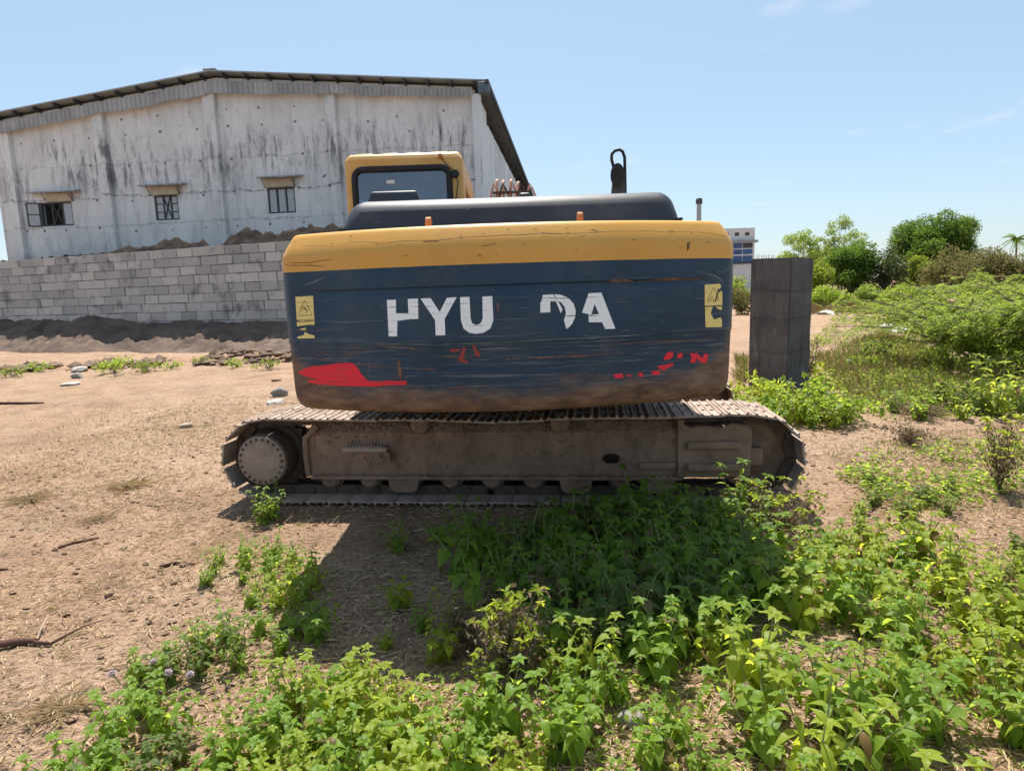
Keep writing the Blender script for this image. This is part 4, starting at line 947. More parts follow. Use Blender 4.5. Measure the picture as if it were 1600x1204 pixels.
def leaf_quads(P, D, U, L, W, cup=.25):
    """diamond leaves with a folded midrib: base P, direction D, normal U (arrays)"""
    n = len(P); Sd = np.cross(D, U); Sd /= np.linalg.norm(Sd, axis=1, keepdims=True)+1e-9
    L = np.broadcast_to(L, n)[:, None]; W = np.broadcast_to(W, n)[:, None]
    a = P; b = P+D*L*.42+Sd*W*.5+U*W*cup; c = P+D*L-U*L*.18; d = P+D*L*.42-Sd*W*.5+U*W*cup
    V = np.stack([a, b, c, d], 1).reshape(-1, 3); i = np.arange(n)*4
    F = np.concatenate([np.stack([i, i+1, i+2], 1), np.stack([i, i+2, i+3], 1)])
    return V, F
def unit(a): return a/(np.linalg.norm(a, axis=1, keepdims=True)+1e-9)
def crown_mesh(name, clumps, per, size, mat, seed, wfac=.5, up=.5, shell=.55):
    r = np.random.default_rng(seed); Vs = []; Fs = []; o = 0
    for (cx_, cy_, cz_, rr) in clumps:
        n = max(4, int(per*rr*rr)); d = unit(r.normal(size=(n, 3))); rad_ = rr*(shell+(1-shell)*r.random((n, 1)))*(.75+.5*r.random((n, 1)))
        P = np.array([cx_, cy_, cz_])+d*rad_*np.array([1, 1, .8])
        D = unit(d*.6+r.normal(size=(n, 3))*.8-np.array([0, 0, .25])); U = unit(r.normal(size=(n, 3))*.6+np.array([0, 0, up])+d*.4)
        s_ = size*(.6+.8*r.random(n)); V, F = leaf_quads(P, D, U, s_, s_*wfac); Vs.append(V); Fs.append(F+o); o += len(V)
    return np_mesh(name, np.vstack(Vs), np.vstack(Fs), mat)
def limb(b, p, q, r0, r1, rng, n=4, sag=0.0, k=5):
    pts = []; rs_ = []
    for i in range(n+1):
        f = i/n; v = Vector(p).lerp(Vector(q), f); w_ = (Vector(q)-Vector(p)).length*.06*math.sin(math.pi*f)
        pts.append(v+Vector((rng.uniform(-w_, w_), rng.uniform(-w_, w_), rng.uniform(-w_, w_)+sag*math.sin(math.pi*f)))); rs_.append(r0+(r1-r0)*f)
    b.tube(pts, rs_, k, caps=False)
def tree(name, label, cat, x, y, z0, z1, rx, mat, seed, ncl=26, per=300, size=.2, trunk=.12, crown0=.35, ry=None, rzf=1.0, cl=(.26, .42), group=None, up=.5, hollow=.35):
    rng = random.Random(seed); g0 = ghs(x, y); H = z1-g0
    root = empty(name, (x, y, g0)); tag(root, label, cat, group)
    zc = H*(crown0+1)/2; rz_ = H*(1-crown0)/2*rzf; ry = ry or rx
    cls = []
    t = 0
    while len(cls) < ncl and t < 4000:
        t += 1; v = Vector((rng.gauss(0, 1), rng.gauss(0, 1), rng.gauss(0, 1))).normalized()*(hollow+(1-hollow)*rng.random()**.6)
        cr = min(rx, rz_*1.3)*rng.uniform(*cl); f = 1+rng.uniform(-.15, .12)
        cls.append((v.x*(rx-cr*.7)*f, v.y*(ry-cr*.7)*f, zc+v.z*(rz_-cr*.55)*f, cr))
    b = MB(); th = max(H*crown0, H*.12)
    limb(b, (0, 0, -.05), (rng.uniform(-.1, .1)*rx, 0, th), trunk, trunk*.7, rng, 4, 0, 8)
    fork = Vector(b.v[-1])
    for c in cls:
        limb(b, (0, 0, th*rng.uniform(.55, 1.0)), (c[0]*.9, c[1]*.9, c[2]), trunk*.4, trunk*.06, rng, 4, 0, 4)
    o = b.build('trunk', BARK, root, smooth=50)
    me = crown_mesh('crown', cls, per, size, mat, seed, up=up); o = link('crown', me, root); o['kind'] = 'stuff'
    return root
def px_tree(name, label, cat, px0, px1, pyt, Y, mat, seed, pyb=None, **k):
    pm = (px0+px1)/2; a = gy(px0, pyt+20, Y); c = gy(px1, pyt+20, Y); t = gy(pm, pyt, Y)
    return tree(name, label, cat, (a.x+c.x)/2, Y, 0, t.z, abs(c.x-a.x)/2, mat, seed, **k)
px_tree('tree', 'light green airy round tree behind the concrete post', 'tree', 1208, 1296, 352, 56, TREE_L, 1, ncl=46, per=620, size=.17, crown0=.2, cl=(.13, .25), trunk=.1)
px_tree('tree', 'taller light airy tree with visible upright limbs beyond the dark shrubs', 'tree', 1276, 1352, 330, 62, TREE_L, 2, ncl=40, per=600, size=.17, crown0=.28, cl=(.12, .26), trunk=.14)
px_tree('tree', 'broad dense dark green domed tree standing above the shrubs', 'tree', 1396, 1530, 333, 62, TREE_D, 3, ncl=80, per=720, size=.2, crown0=.20, cl=(.15, .30), trunk=.22)
px_tree('shrub', 'dark green dense shrub beyond the bare earth, crossed by dry twigs', 'shrub', 1288, 1374, 374, 42, TREE_D, 4, ncl=40, per=760, size=.16, crown0=.03, cl=(.28, .42), trunk=.06)
px_tree('shrub', 'dull grey green shrub between two darker rounder ones', 'shrub', 1362, 1420, 378, 41, TREE_G, 5, ncl=34, per=760, size=.15, crown0=.03, cl=(.28, .42), trunk=.06)
px_tree('shrub', 'bright yellow green shrub below the domed tree', 'shrub', 1400, 1470, 396, 43, TREE_Y, 6, ncl=30, per=720, size=.17, crown0=.03, trunk=.05)
px_tree('shrub', 'tall bright green leafy shrub just beyond the post', 'shrub', 1252, 1312, 402, 37, TREE_Y, 7, ncl=30, per=760, size=.16, crown0=.03, trunk=.05)
px_tree('shrub', 'olive brown feathery shrub behind the feathery thorn bush', 'shrub', 1448, 1580, 378, 31, FEATHO, 8, ncl=44, per=900, size=.11, crown0=.02, trunk=.06, cl=(.26, .4))
px_tree('shrub', 'olive feathery shrub at the field edge beyond the thorn bush', 'shrub', 1545, 1680, 390, 30, FEATHO, 9, ncl=40, per=900, size=.11, crown0=.02, trunk=.06)
lowl = ['low green creeper mound at the foot of the dark shrubs', 'low pale green creeper mound beside the dull shrub', 'low green creeper mound at the edge of bare earth', 'low dark creeper mound below the yellow green shrub']
for i, (a, c, t, Y) in enumerate(((1262, 1330, 446, 34), (1320, 1385, 444, 36), (1375, 1432, 440, 35), (1425, 1485, 442, 34))):
    px_tree('creeper_mound', lowl[i], 'shrub', a, c, t, Y, (LEAF_B, TREE_L, LEAF_B, TREE_D)[i], 20+i, ncl=30, per=900, size=.12, crown0=.0, trunk=.03, group='creeper mounds along the field edge')
px_tree('shrub', 'green shrub seen between counterweight and post beyond the path', 'shrub', 1120, 1176, 430, 44, TREE_L, 30, ncl=26, per=700, size=.15, crown0=.0, trunk=.04)
px_tree('shrub', 'dry olive shrub seen between counterweight and post', 'shrub', 1128, 1190, 448, 34, FEATHO, 31, ncl=26, per=700, size=.12, crown0=.0, trunk=.04)
# tree line far behind the field so the plain does not end bare
rt = random.Random(9)
for i in range(11):
    x = 62+i*17+rt.uniform(-5, 5); y = rt.uniform(120, 165)
    tree('tree', 'far green tree in the row along the horizon', 'tree', x, y, 0, rt.uniform(4.5, 7.5), rt.uniform(4, 6.5), (TREE_L, TREE_D)[i % 2], 300+i, ncl=16, per=70, size=.5, crown0=.12, trunk=.2, group='far trees along the horizon')
# palm far off at the right
pc = gy(1588, 372, 150); palm = empty('palm_tree', (pc.x, 150, 0)); tag(palm, 'lone tall palm rising above the far bushes', 'palm')
MB().tube([(0, 0, 0), (.3, 0, pc.z*.5), (.1, 0, pc.z)], [.28, .2, .16], 8).build('trunk', BARK, palm, smooth=50)
r_ = np.random.default_rng(5)
for k in range(17):
    a = 2*math.pi*k/17+r_.uniform(-.2, .2); el = r_.uniform(-.5, 1.0); Lf = r_.uniform(2.6, 3.4); P = []; D = []; U = []
    hd = np.array([math.cos(a), math.sin(a), 0])
    for j in range(26):
        f = (j+1)/26; p = np.array([.1, 0, pc.z])+hd*Lf*f*math.cos(el*(1-f*.6))+np.array([0, 0, 1])*(Lf*f*math.sin(el)-1.5*f*f)
        for s_ in (-1, 1):
            sd_ = np.array([-hd[1], hd[0], 0])*s_; P.append(p); D.append(sd_*.8+hd*.5+np.array([0, 0, -.55])); U.append(np.array([0, 0, 1.0])+sd_*.3)
    V, F = leaf_quads(np.array(P), unit(np.array(D)), unit(np.array(U)), .75*(1-.3*np.repeat(np.linspace(0, 1, 26), 2)), .09)
    link('frond', np_mesh('frond', V, F, TREE_D), palm)
# bare starter columns of an unfinished building behind the post
cols = [gy(px, 412, 80) for px in (1184, 1192, 1199, 1207, 1223, 1238)]
for i, q in enumerate(cols):
    b = MB(); t = gy(1184+i*10, 398, 80).z
    for dx in (-.12, .12): b.tube([(dx, 0, 0), (dx*1.1, 0, t)], .035, 5)
    o = b.build('rebar_starter', DARKSTEEL); o.location = (q.x, 80, 0); tag(o, 'thin upright rebar rods rising behind the concrete post', 'rebar', 'rebar rods behind the post')

# feathery thorn bushes: arching branches set with fine leaflets
def thorn_bush(label, x, y, H, Rr, seed, nb=26, mat=None, dens=1.0, lean=(0, 0)):
    rng = random.Random(seed); r = np.random.default_rng(seed); g0 = ghs(x, y)
    root = empty('thorn_bush', (x, y, g0)); tag(root, label, 'bush')
    b = MB(); P = []; D = []
    for i in range(nb):
        a = 2*math.pi*(i+rng.random())/nb; el = rng.uniform(.05, 1.3); L = Rr*rng.uniform(.75, 1.2); hgt = H*rng.uniform(.6, 1.0)*(.55+.45*math.sin(el))
        hd = Vector((math.cos(a)+lean[0], math.sin(a)+lean[1], 0)); pts = []
        for k in range(9):
            f = k/8; pts.append(Vector((0, 0, 0))+hd*L*(f**1.15)*math.cos(el*.6)+Vector((0, 0, hgt*(1.9*f-.95*f*f)))+Vector((rng.uniform(-.05, .05), rng.uniform(-.05, .05), rng.uniform(-.04, .04))))
        b.tube(pts, [.022*(1-.85*k/8)+.003 for k in range(9)], 4, caps=False)
        ntw = int(26*dens)
        for t in range(ntw):                                  # side twigs, each with two rows of leaflets
            f = rng.uniform(.12, 1.0)*8; k = min(int(f), 7); p = pts[k].lerp(pts[k+1], f-k); tg = (pts[k+1]-pts[k]).normalized()
            sd = Vector((rng.gauss(0, 1), rng.gauss(0, 1), rng.gauss(0, .5))); sd = (tg*.7+sd*.8).normalized(); TL = rng.uniform(.16, .42)
            m = 11
            for j in range(m):
                q = p+sd*TL*(j+1)/m+Vector((0, 0, -.32*TL*((j+1)/m)**2)); side = sd.cross(Vector((0, 0, 1))).normalized()
                for s_ in (-1, 1):
                    P.append(q); D.append(side*s_*.9+sd*.45+Vector((rng.uniform(-.2, .2), rng.uniform(-.2, .2), rng.uniform(-.45, .1))))
    P = np.array([tuple(p) for p in P]); D = unit(np.array([tuple(d) for d in D])); n = len(P)
    U = unit(np.array([0, 0, 1.0])+r.normal(size=(n, 3))*.35); s_ = .062*(.7+.6*r.random(n))
    V, F = leaf_quads(P, D, U, s_, s_*.36, .1)
    b.build('branches', TWIG, root, smooth=60)
    o = link('foliage', np_mesh('foliage', V, F, mat or FEATH), root); o['kind'] = 'stuff'
q = gz(1560, 580); thorn_bush('large feathery green thorn bush arching over the grassy verge', q.x+.2, q.y+.6, 1.75, 2.2, 51, 46, dens=1.3, lean=(-.15, 0))
q = gz(1680, 590); thorn_bush('feathery thorn bush growing against the larger arching one', q.x+.4, q.y+.3, 1.95, 2.0, 52, 40, dens=1.3, lean=(-.1, 0))
q = gz(1490, 535); thorn_bush('low feathery thorn bush with pale twigs beside bare earth', q.x, q.y, 1.3, 2.3, 53, 42, dens=1.2, lean=(-.1, -.1))
q = gz(1560, 500); thorn_bush('olive feathery thorn bush behind the large arching one', q.x, q.y-4, 2.2, 2.8, 54, 26, FEATHO, dens=1.2)
q = gz(1600, 530); thorn_bush('tall feathery thorn bush rising behind the large arching one', q.x, q.y, 2.15, 2.6, 55, 50, dens=1.4)

# ------------------------------------------------------------------ broad leaved weeds
def leaf_pts(L, W, droop, fold, tw=0.0):
    """one ovate leaf along +x, normal +z"""
    ts = [0, .12, .34, .60, .82, 1.0]; ws = [.05, .55, 1.0, .80, .42, .0]; V = []; Fq = []
    for t, w_ in zip(ts, ws):
        x = L*t*(1-.22*droop*t); z = -droop*L*t*t*.75; wv = W*.5*w_
        V += [(x, wv, z+fold*wv), (x, 0, z), (x, -wv, z+fold*wv)]
    for i in range(5): Fq += [(3*i, 3*i+3, 3*i+4, 3*i+1), (3*i+1, 3*i+4, 3*i+5, 3*i+2)]
    return np.array(V), np.array(Fq)
def weed_proto(seed, nst, H, leafL, spread=.72, gap=.045, pairs_from=.22, wr=1.0):
    rng = random.Random(seed); st = MB(); leaves = []
    for i in range(nst):
        a = 2*math.pi*(i+rng.uniform(-.3, .3))/nst; h = H*rng.uniform(.65, 1.0) if i else H; ln = rng.uniform(.25, 1.0)*spread*h*(1 if i else .3)
        pts = [Vector((math.cos(a)*.015, math.sin(a)*.015, -.02))]
        for k in range(1, 7):
            f = k/6; pts.append(Vector((math.cos(a)*(.015+ln*f**1.4), math.sin(a)*(.015+ln*f**1.4), h*f))+Vector((rng.uniform(-.006, .006), rng.uniform(-.006, .006), 0)))
        st.tube(pts, [.0048-.0032*k/6 for k in range(7)], 5, caps=False)
        s_ = h*pairs_from; rot = rng.uniform(0, 3.14)
        while s_ < h*.985:
            f = s_/h*6; k = min(int(f), 5); p = pts[k].lerp(pts[k+1], f-k); rel = s_/h
            size = leafL*(.62+.55*math.sin(math.pi*min(1, rel*.9+.12)))*rng.uniform(.8, 1.2)
            if rel > .85: size *= .75
            for q in (0, math.pi):
                if rng.random() < .07: continue
                yaw = rot+q+rng.uniform(-.3, .3); pit = rng.uniform(-.15, .35)-(.35 if rel < .5 else 0); 
                leaves.append((p, yaw, pit, rng.uniform(-.3, .3), size, rng.uniform(.50, .66)*wr, rng.uniform(.45, 1.05), rng.uniform(.15, .45)))
            rot += 1.57+rng.uniform(-.25, .25); s_ += gap*rng.uniform(.7, 1.25)
        for k in range(5):                                      # young rosette at the tip
            leaves.append((pts[-1], rot+k*1.26, rng.uniform(.25, .75), 0, leafL*rng.uniform(.4, .62), .6, rng.uniform(.5, .9), .4))
    return st, leaves
def leaf_mx(l): return Matrix.Translation(l[0]) @ Matrix.Rotation(l[1], 4, 'Z') @ Matrix.Rotation(-l[2], 4, 'Y') @ Matrix.Rotation(l[3], 4, 'X')
PROTO = []
specs = [(5, .29, .080), (6, .26, .076), (5, .33, .084), (7, .24, .070), (6, .29, .075), (5, .22, .082), (8, .27, .066), (5, .25, .088)]
for i, (n, H, L) in enumerate(specs):
    st, lv = weed_proto(100+i, n, H, L, wr=(.58 if i in (2, 6) else 1.0)); stm = st.mesh('weed_stem', STEM, smooth=60)
    Vs = []; Fs = []; o_ = 0
    for l in lv:
        V, Fq = leaf_pts(l[4], l[4]*l[5], l[6], l[7]); mm = np.array(leaf_mx(l)); V = V@mm[:3, :3].T+mm[:3, 3]; Vs.append(V); Fs.append(Fq+o_); o_ += len(V)
    base = np_mesh('weed_leaves', np.vstack(Vs), np.vstack(Fs), None, True)
    var = {}
    for nm, mt in (('A', LEAF_A), ('B', LEAF_B), ('C', LEAF_C)):
        me = base.copy(); me.materials.append(mt); var[nm] = me
    PROTO.append((stm, var, lv))
LEAFM = {}
for nm, mt in (('A', LEAF_A), ('B', LEAF_B), ('C', LEAF_C)):
    LEAFM[nm] = []
    for dr, fo in ((.5, .2), (.75, .3), (1.0, .4)):
        V, Fq = leaf_pts(1, .58, dr, fo); LEAFM[nm].append(np_mesh('leaf', V, Fq, mt, True))
def put_weed(x, y, k, mat, sc, rz, label, group, single=False, name='leafy_weed', tilt=(0, 0)):
    stm, var, lv = PROTO[k]; o = link(name, stm); o.location = (x, y, ghs(x, y)); o.scale = (sc, sc, sc); o.rotation_euler = (tilt[0], tilt[1], rz)
    tag(o, label, 'weed', group)
    if single:
        for l in lv:
            c = link('leaf', LEAFM[mat][0 if l[6] < .65 else (1 if l[6] < .88 else 2)], o); c.matrix_local = leaf_mx(l) @ Matrix.Scale(l[4], 4)
    else:
        c = link('leaves', var[mat], o); c['kind'] = 'stuff'
    return o
def inside(p, poly):
    x, y = p; r = False; j = len(poly)-1
    for i in range(len(poly)):
        a, b = poly[i], poly[j]
        if (a[1] > y) != (b[1] > y) and x < (b[0]-a[0])*(y-a[1])/(b[1]-a[1])+a[0]: r = not r
        j = i
    return r
PATCH = [
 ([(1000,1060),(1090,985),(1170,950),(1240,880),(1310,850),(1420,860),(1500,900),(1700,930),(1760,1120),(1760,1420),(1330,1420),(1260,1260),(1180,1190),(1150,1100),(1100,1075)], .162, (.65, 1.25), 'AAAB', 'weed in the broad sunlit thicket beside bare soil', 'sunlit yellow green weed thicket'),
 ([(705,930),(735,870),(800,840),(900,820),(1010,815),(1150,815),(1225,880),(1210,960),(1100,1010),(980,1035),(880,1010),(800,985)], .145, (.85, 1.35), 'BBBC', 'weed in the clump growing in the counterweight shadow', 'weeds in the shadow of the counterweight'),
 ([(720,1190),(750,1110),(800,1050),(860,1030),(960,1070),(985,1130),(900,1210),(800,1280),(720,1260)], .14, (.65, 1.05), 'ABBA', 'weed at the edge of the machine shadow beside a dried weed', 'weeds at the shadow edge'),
 ([(320,1230),(390,1160),(470,1110),(560,1085),(640,1130),(670,1200),(640,1320),(280,1350)], .115, (.6, .95), 'BABA', 'weed in the sunlit cluster before the shaded bare soil', 'bright weeds before the shaded soil'),
 ([(100,1230),(160,1170),(230,1110),(290,1120),(290,1200),(260,1300),(80,1310)], .125, (.5, .75), 'BBC', 'weed around the pink flower heads', 'weeds around the pink flowers'),
 ([(205,1075),(310,1020),(400,990),(495,965),(505,1005),(400,1045),(300,1070)], .12, (.45, .75), 'BBC', 'weed in the row along the left edge of the shadow', 'weeds along the shadow edge row'),
 ([(395,950),(405,885),(460,865),(495,910),(475,955)], .12, (.45, .72), 'ABB', 'weed in the small cluster near the drive drum end of the track', 'weeds near the drive drum'),
 ([(310,920),(340,880),(390,870),(385,920)], .14, (.35, .55), 'B', 'weed on sunlit soil by the drive drum cluster', 'small weeds on sunlit soil'),
 ([(640,1290),(650,1200),(760,1190),(900,1230),(1000,1290)], .17, (.3, .6), 'BCA', 'weed among pale litter on bare soil', 'low weeds among pale litter'),
 ([(980,1215),(1010,1160),(1080,1160),(1110,1230),(1050,1290)], .16, (.55, .8), 'AB', 'weed on the bare soil beside the round grey stone', 'weeds beside the grey stone'),
 ([(1340,800),(1400,770),(1500,765),(1500,800),(1420,820),(1340,830)], .24, (.45, .75), 'CB', 'weed on dry ground beyond the sunlit thicket', 'low weeds beyond the thicket'),
 ([(1130,645),(1200,640),(1330,655),(1325,668),(1200,672),(1120,660)], .20, (.9, 1.3), 'BA', 'weed in the green mass at the foot of the post', 'weeds at the foot of the post'),
 ([(1390,640),(1480,630),(1620,625),(1640,650),(1500,660),(1400,660)], .30, (.8, 1.25), 'ABC', 'weed in the patch below the large thorn bush', 'weeds below the thorn bush'),
 ([(1540,880),(1600,860),(1650,900),(1560,910)], .2, (.6, .8), 'AC', 'weed standing apart on dry ground past the thicket', 'weeds past the thicket'),
]
rw = random.Random(21); placed = []; NW = 0
for poly, dmin, sc, mats, label, group in PATCH:
    x0 = min(p[0] for p in poly); x1 = max(p[0] for p in poly); y0 = min(p[1] for p in poly); y1 = max(p[1] for p in poly); mine = []; t = 0
    wp = [gz(*p) for p in poly]; W0, W1 = min(p.x for p in wp), max(p.x for p in wp); H0, H1 = min(p.y for p in wp), max(p.y for p in wp); wpoly = [(p.x, p.y) for p in wp]
    while t < 1500:
        t += 1; p = (rw.uniform(W0, W1), rw.uniform(H0, H1))
        if not inside(p, wpoly) or p[1] < 1.45: continue
        if any((p[0]-q[0])**2+(p[1]-q[1])**2 < dmin*dmin for q in mine): continue
        if len(wpoly) > 8 and float(fbm(np.array(p[0]*2.6), np.array(p[1]*2.6), 91, 2)) < -.2: continue
        mine.append(p)
    for p in mine:
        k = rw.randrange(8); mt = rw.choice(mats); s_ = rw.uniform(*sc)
        lab = ('tall ' if specs[k][1]*s_ >.28*(sc[0]+sc[1])/2 else 'short ')+{'A': 'yellow green ', 'B': 'fresh green ', 'C': 'dull green '}[mt]+label
        put_weed(p[0], p[1], k, mt, s_, rw.uniform(0, 6.28), lab, group, single=(p[1] < 2.35 and NW % 3 == 0 and -2 < p[0] < 2), tilt=(rw.uniform(-.15, .15), rw.uniform(-.15, .15))); NW += 1
print('WEEDS', NW)
one = [((425, 812), 6, 'B', 1.05, 'bushy leafy weed growing against the drive drum'), ((415, 818), 1, 'B', .8, None), ((628, 945), 5, 'A', .75, 'single pale sunlit weed alone on the shaded soil'), ((715, 990), 2, 'A', .8, 'thin weed with a sunlit tip beside the dried weed'),
       ((690, 1035), 7, 'A', .8, 'lanky weed with yellow tip on the shaded soil edge'), ((605, 1015), 5, 'A', .4, 'tiny yellow seedling on the shaded soil'), ((620, 860), 0, 'B', .7, 'dark weed standing close under the track shoes'),
       ((690, 850), 3, 'B', .75, None), ((735, 855), 2, 'B', 1.0, None), ((660, 985), 3, 'B', .6, 'small green weed on shaded soil beside the dried weed'), ((1360, 755), 5, 'C', .6, 'low weed on dry ground beside the idler end of the track'), ((1555, 650), 2, 'A', 1.9, 'tall broad leaved sapling before the thorn bush'), ((1580, 640), 4, 'A', 1.7, 'broad leaved sapling beside a taller one before the thorn bush')]
for (px, py), k, mt, sc, lab in one:
    q = gz(px, py); put_weed(q.x, q.y, k, mt, sc, rw.uniform(0, 6), lab or 'dark weed in the thin line under the track shoes', None if lab else 'weeds under the track shoes', single=False)
# dried weeds: brown twigs and curled leaves with a few live tips
def dry_weed(label, px, py, H, Rr, seed, green=True, n=26):
    rng = random.Random(seed); r = np.random.default_rng(seed); q = gz(px, py); root = empty('dried_weed', (q.x, q.y, ghs(q.x, q.y))); tag(root, label, 'weed')
    b = MB(); P = []; tips = []
    for i in range(n):
        a = rng.uniform(0, 6.28); l = Rr*rng.uniform(.3, 1); h = H*rng.uniform(.5, 1); pts = [Vector((0, 0, -.01))]
        for k in range(1, 6):
            f = k/5; pts.append(Vector((math.cos(a)*l*f+rng.uniform(-.02, .02), math.sin(a)*l*f+rng.uniform(-.02, .02), h*f*(1.3-.3*f))))
        b.tube(pts, [.004-.0025*k/5 for k in range(6)], 4, caps=False); tips.append(pts[-1])
        for _ in range(26):
            f = rng.uniform(.25, 1)*5; k = min(int(f), 4); P.append(tuple(pts[k].lerp(pts[k+1], f-k)+Vector((rng.gauss(0, .03), rng.gauss(0, .03), rng.gauss(0, .025)))))
    P = np.array(P); m = len(P); D = unit(r.normal(size=(m, 3))-np.array([0, 0, .5])); U = unit(r.normal(size=(m, 3))); s_ = .026*(.5+r.random(m))
    V, F = leaf_quads(P, D, U, s_, s_*.6, .5); b.build('stems', TWIG, root, smooth=60); o = link('dry_leaves', np_mesh('dry_leaves', V, F, DRYL), root); o['kind'] = 'stuff'
    if green:
        P = np.array([tuple(t) for t in tips for _ in range(7)]); m = len(P); D = unit(r.normal(size=(m, 3))*np.array([1, 1, .4])); U = unit(np.array([0, 0, 1.0])+r.normal(size=(m, 3))*.3)
        V, F = leaf_quads(P, D, U, .045*(.6+.7*r.random(m)), .026, .2); link('green_tips', np_mesh('green_tips', V, F, LEAF_A), root)['kind'] = 'stuff'
dry_weed('brown dried bushy weed at the idler end of the track', 1215, 835, .36, .34, 61, True, 40)
dry_weed('tall grey brown dried weed at the edge of the machine shadow', 800, 1075, .42, .17, 62, True, 34)
dry_weed('sparse dried weed with limp stems on the shaded soil', 735, 1020, .30, .16, 63, False, 16)
dry_weed('dry brown weed on the dry ground past the idler', 1420, 690, .22, .3, 64, False, 22)
dry_weed('upright dried weed with a green top on the dry ground', 1560, 770, .62, .2, 65, True, 24)
dry_weed('low dry weed lying below the thorn bush', 1440, 655, .2, .4, 66, False, 26)
dry_weed('dry climbing weed leaning on the post foot', 1262, 600, .8, .28, 67, True, 26)
# flowering weed
fq = gz(235, 1085); fw = empty('flowering_weed', (fq.x, fq.y, ghs(fq.x, fq.y))); tag(fw, 'low weed carrying small round pink and white flower heads', 'weed')
PETAL = leafmat('pink white petal', (.74, .58, .63), (.88, .84, .85), (.8, .65, .7), .3); r_ = np.random.default_rng(3)
for px, py in ((175, 1052), (205, 1054), (231, 1052), (263, 1050), (297, 1053), (240, 1033), (262, 1132)):
    t = gy(px, py, fq.y+r_.uniform(-.1, .1))-fw.location
    MB().tube([(t.x*.3, t.y*.3, 0), (t.x*.8, t.y*.8, t.z*.6), tuple(t)], .003, 4).build('stem', STEM, fw)
    d = unit(r_.normal(size=(70, 3))+np.array([0, 0, .5])); V, F = leaf_quads(np.array(t)+d*.005, d, unit(r_.normal(size=(70, 3))), .013, .011, .1); link('flower_head', np_mesh('flower_head', V, F, PETAL), fw)

# left middle ground: tufts along the eroded ledge
lt = [((180, 586), 1.0, 'bushy green tuft on the eroded ledge below the block wall'), ((22, 592), .6, 'dull green tuft at the low end of the eroded ledge'), ((62, 584), .6, 'dull green tuft beside soil clods on the ledge'), ((232, 584), .7, 'small green tuft next to the bushy one on the ledge'), ((268, 580), .5, 'thin green tuft between dark clods on the ledge'), ((315, 575), .5, 'yellowish tuft on the ledge near pale rubble'), ((372, 578), .5, 'green tuft on the ledge toward the counterweight'), ((418, 580), .6, 'green tuft on the ledge beside the counterweight')]
for i, ((px, py), sc, lab) in enumerate(lt):
    q = gz(px, py, .1); y = min(q.y, 16.2); q = gy(px, py, y)
    tree('grass_tuft', lab, 'tuft', q.x, y, 0, ghs(q.x, y)+.42*sc, .55*sc, (LEAF_B, LEAF_C)[i % 2], 400+i, ncl=16, per=2200, size=.07, crown0=0, trunk=.012, cl=(.3, .45))
for i, ((px, py), sc, lab) in enumerate((((1250, 655), 1.0, 'rounded green bush before the post foot'), ((1190, 640), .9, 'spreading green bush between track and post'), ((1310, 662), .8, 'low green bush at the end of the green mass'), ((1370, 560), .9, 'grassy green clump on the verge beyond the post'), ((1490, 640), .8, 'dull green bush under the thorn bush edge'), ((1260, 590), .7, 'pale green bush leaning against the post'), ((1530, 585), 1.5, 'broad green bush filling the foot of the large thorn bush'), ((1590, 600), 1.3, 'green bush at the foot of the thorn bush beside the saplings'))):
    q = gz(px, py); tree('low_bush', lab, 'bush', q.x, q.y, 0, ghs(q.x, q.y)+.5*sc, .62*sc, (LEAF_B, LEAF_A, LEAF_B, LEAF_C, LEAF_C, LEAF_A, FEATH, LEAF_C)[i], 430+i, ncl=24, per=1700, size=.085, crown0=0, trunk=.012, cl=(.26, .4))

# ------------------------------------------------------------------ grasses: uncountable blades
def blades(name, label, cat, regions, n, hgt, mat, seed, lean=.5, wd=.006):
    r = np.random.default_rng(seed); P = []
    for poly, wgt in regions:
        wp = [gz(*p) for p in poly]; wpoly = [(p.x, p.y) for p in wp]; x0, x1 = min(p[0] for p in wpoly), max(p[0] for p in wpoly); y0, y1 = min(p[1] for p in wpoly), max(p[1] for p in wpoly); c = 0
        while c < n*wgt:
            x, y = r.uniform(x0, x1), r.uniform(y0, y1)
            if inside((x, y), wpoly) and float(vnoise(x*1.4, y*1.4, seed)) > r.uniform(-.5, .25): 
                P.append((x, y)); c += 1
    P = np.array(P); m = len(P); B = np.column_stack([P, gh(P[:, 0], P[:, 1])-.005]); D = unit(np.column_stack([r.normal(size=(m, 2))*lean, np.ones(m)])); U = unit(np.column_stack([r.normal(size=(m, 2)), .3*np.ones(m)]))
    U = unit(U-D*np.sum(U*D, 1, keepdims=True)); L = hgt*(.4+.9*r.random(m)); V, F = leaf_quads(B, D, U, L, wd*(.7+.6*r.random(m)), .1)
    o = link(name, np_mesh(name, V, F, mat)); tag(o, label, cat, None, 'stuff')
blades('dry_grass', 'thin dry yellow green grass over the sunlit soil', 'grass', [([(0,700),(150,640),(340,640),(345,690),(200,740),(0,760)], .14), ([(1270,590),(1400,560),(1560,600),(1500,640),(1330,640)], .5), ([(1280,700),(1600,660),(1600,800),(1400,800)], .28)], 16000, .04, GRASSM, 5)
blades('reddish_grass', 'reddish dry grass bordering the far bare earth', 'grass', [([(1255,492),(1430,488),(1440,478),(1255,476)], 1)], 5000, .5, DGRASS, 6, .35, .03)
blades('verge_grass', 'pale grass mixed with weeds along the right verge', 'grass', [([(1270,560),(1380,520),(1480,560),(1600,640),(1340,640)], .8), ([(1150,560),(1168,560),(1168,600),(1150,600)], .05)], 9000, .2, GRASSM, 7, .45, .010)
